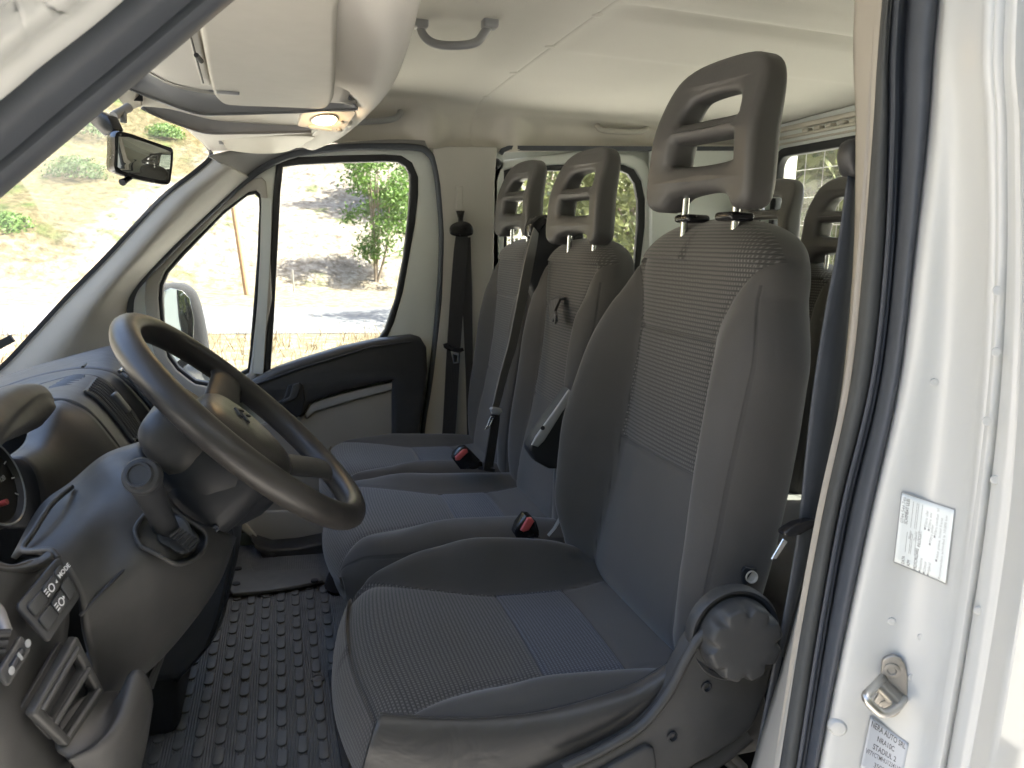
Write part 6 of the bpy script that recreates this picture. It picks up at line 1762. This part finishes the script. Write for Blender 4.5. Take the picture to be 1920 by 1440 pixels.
def sline(parent, S, u0, v0, u1, v1, wd, mat):
    n = 8
    du, dv = (u1 - u0), (v1 - v0)
    L = math.hypot(du, dv); nu_, nv_ = -dv / L * wd, du / L * wd
    g_ = [[S(u0 + du * k / n + s * nu_, v0 + dv * k / n + s * nv_, 0.0005) for k in range(n + 1)] for s in (-.5, .5)]
    return patch('printed_line', g_, mat, parent, curved=False, thick=0.0002, offset=-1)
# service label, lettering turned a quarter (reads upwards)
r1_, S1 = sticker('service_label', 'white service label with small grey turned lettering on the jamb', [(1690, 922), (1791, 955), (1774, 1096), (1675, 1054)], M['sticker'])
for a in ((0, 0, 1, 0), (1, 0, 1, 1), (1, 1, 0, 1), (0, 1, 0, 0)):
    sline(r1_, S1, *[min(.995, max(.005, q)) for q in a], 0.016, M['print_grey'])
for s, u, v, ln, hh, mt, bo in (('0744 544 745', .10, .42, .36, .085, 'print_grey', 0), ('SCHIMBAT ULEI:', .17, .42, .36, .085, 'print', .0), ('DATA', .20, .97, .11, .08, 'print', 0), ('KM', .30, .97, .08, .08, 'print', 0),
                            ('Motor', .27, .60, .12, .075, 'print_grey', 0), ('Tip ulei', .37, .60, .13, .075, 'print_grey', 0), ('INLOCUIT:', .45, .66, .22, .08, 'print', .0), ('MOTORIZARE', .43, .985, .30, .085, 'print', .0),
                            ('Filtru ulei', .53, .36, .22, .075, 'print_grey', 0), ('Filtru aer', .60, .36, .22, .075, 'print_grey', 0), ('Filtru polen', .65, .54, .24, .075, 'print_grey', 0), ('Filtru combustibil', .72, .42, .36, .07, 'print_grey', 0),
                            ('Benzina', .52, .95, .16, .075, 'print_grey', 0), ('Diesel', .60, .95, .13, .075, 'print_grey', 0), ('Hybrid', .68, .95, .14, .075, 'print_grey', 0), ('Alte piese, lichid frana', .80, .72, .55, .06, 'print_grey', 0),
                            ('Recomandam schimbul la 10.000 km', .88, .97, .85, .06, 'print_grey', 0)):
    stext(r1_, S1, s, u, v, 0, ln, hh, M[mt], True, bo)
for u, v, l in ((.19, .80, .28), (.29, .80, .28), (.24, .44, .36), (.34, .44, .36)):
    sline(r1_, S1, u, v, u, v - l, .006, M['print_grey']); sline(r1_, S1, u + .07, v, u + .07, v - l, .006, M['print_grey'])
for u, v in ((.49, .99), (.57, .99), (.65, .99), (.50, .40), (.57, .40), (.62, .58), (.69, .46), (.77, .76)):
    sline(r1_, S1, u, v, u, v - .03, .03, M['print_grey'])
# identification plate
r2_, S2 = sticker('identification_plate', 'silver identification plate with black lettering under the striker', [(1632, 1342), (1704, 1394), (1688, 1476), (1612, 1440)], M['foil'])
sline(r2_, S2, 0.004, 0, 0.004, 1, .012, M['print_grey']); sline(r2_, S2, 0, .004, 1, .004, .012, M['print_grey'])
for s, u, v, wd, hh, bo in (('NERA AUTO SRL', .06, .17, .88, .16, .012), ('NRA10C', .26, .36, .44, .15, .012), ('STADIUL 2', .20, .54, .58, .15, .012), ('VF7YCTMHU12341182', .06, .68, .90, .13, .006), ('3500', .30, .86, .26, .13, .006), ('5500', .30, 1.0, .26, .12, .006)):
    stext(r2_, S2, s, u, v, 0, wd, hh, M['print'], False, bo)
# plug and spot-weld dimples
for k, (px, py, r_, lab) in enumerate(((1571, 1363, .0100, 'round white rubber plug near the seal at the foot of the jamb'),)):
    tag(lathe('jamb_plug', [(r_ * 1.15, -0.002), (r_, 0.002), (r_ * .8, 0.004), (0, 0.0045)], J(px, py), jn, M['white'], None, 24), lab, 'plug')
for px, py in ((1728, 1195), (1672, 1165), (1752, 717), (1834, 1145), (1870, 545), (1868, 660), (1850, 790), (1866, 900), (1710, 1270)):
    yy = jamb_y(px, py) if px < 1830 else 0.568
    p = QY(px, py, yy)
    lathe('weld_mark', [(0.0045, -0.001), (0.0042, 0.0008), (0.003, 0.0012), (0, 0.0004)], p, jn, M['white'], van, 14)
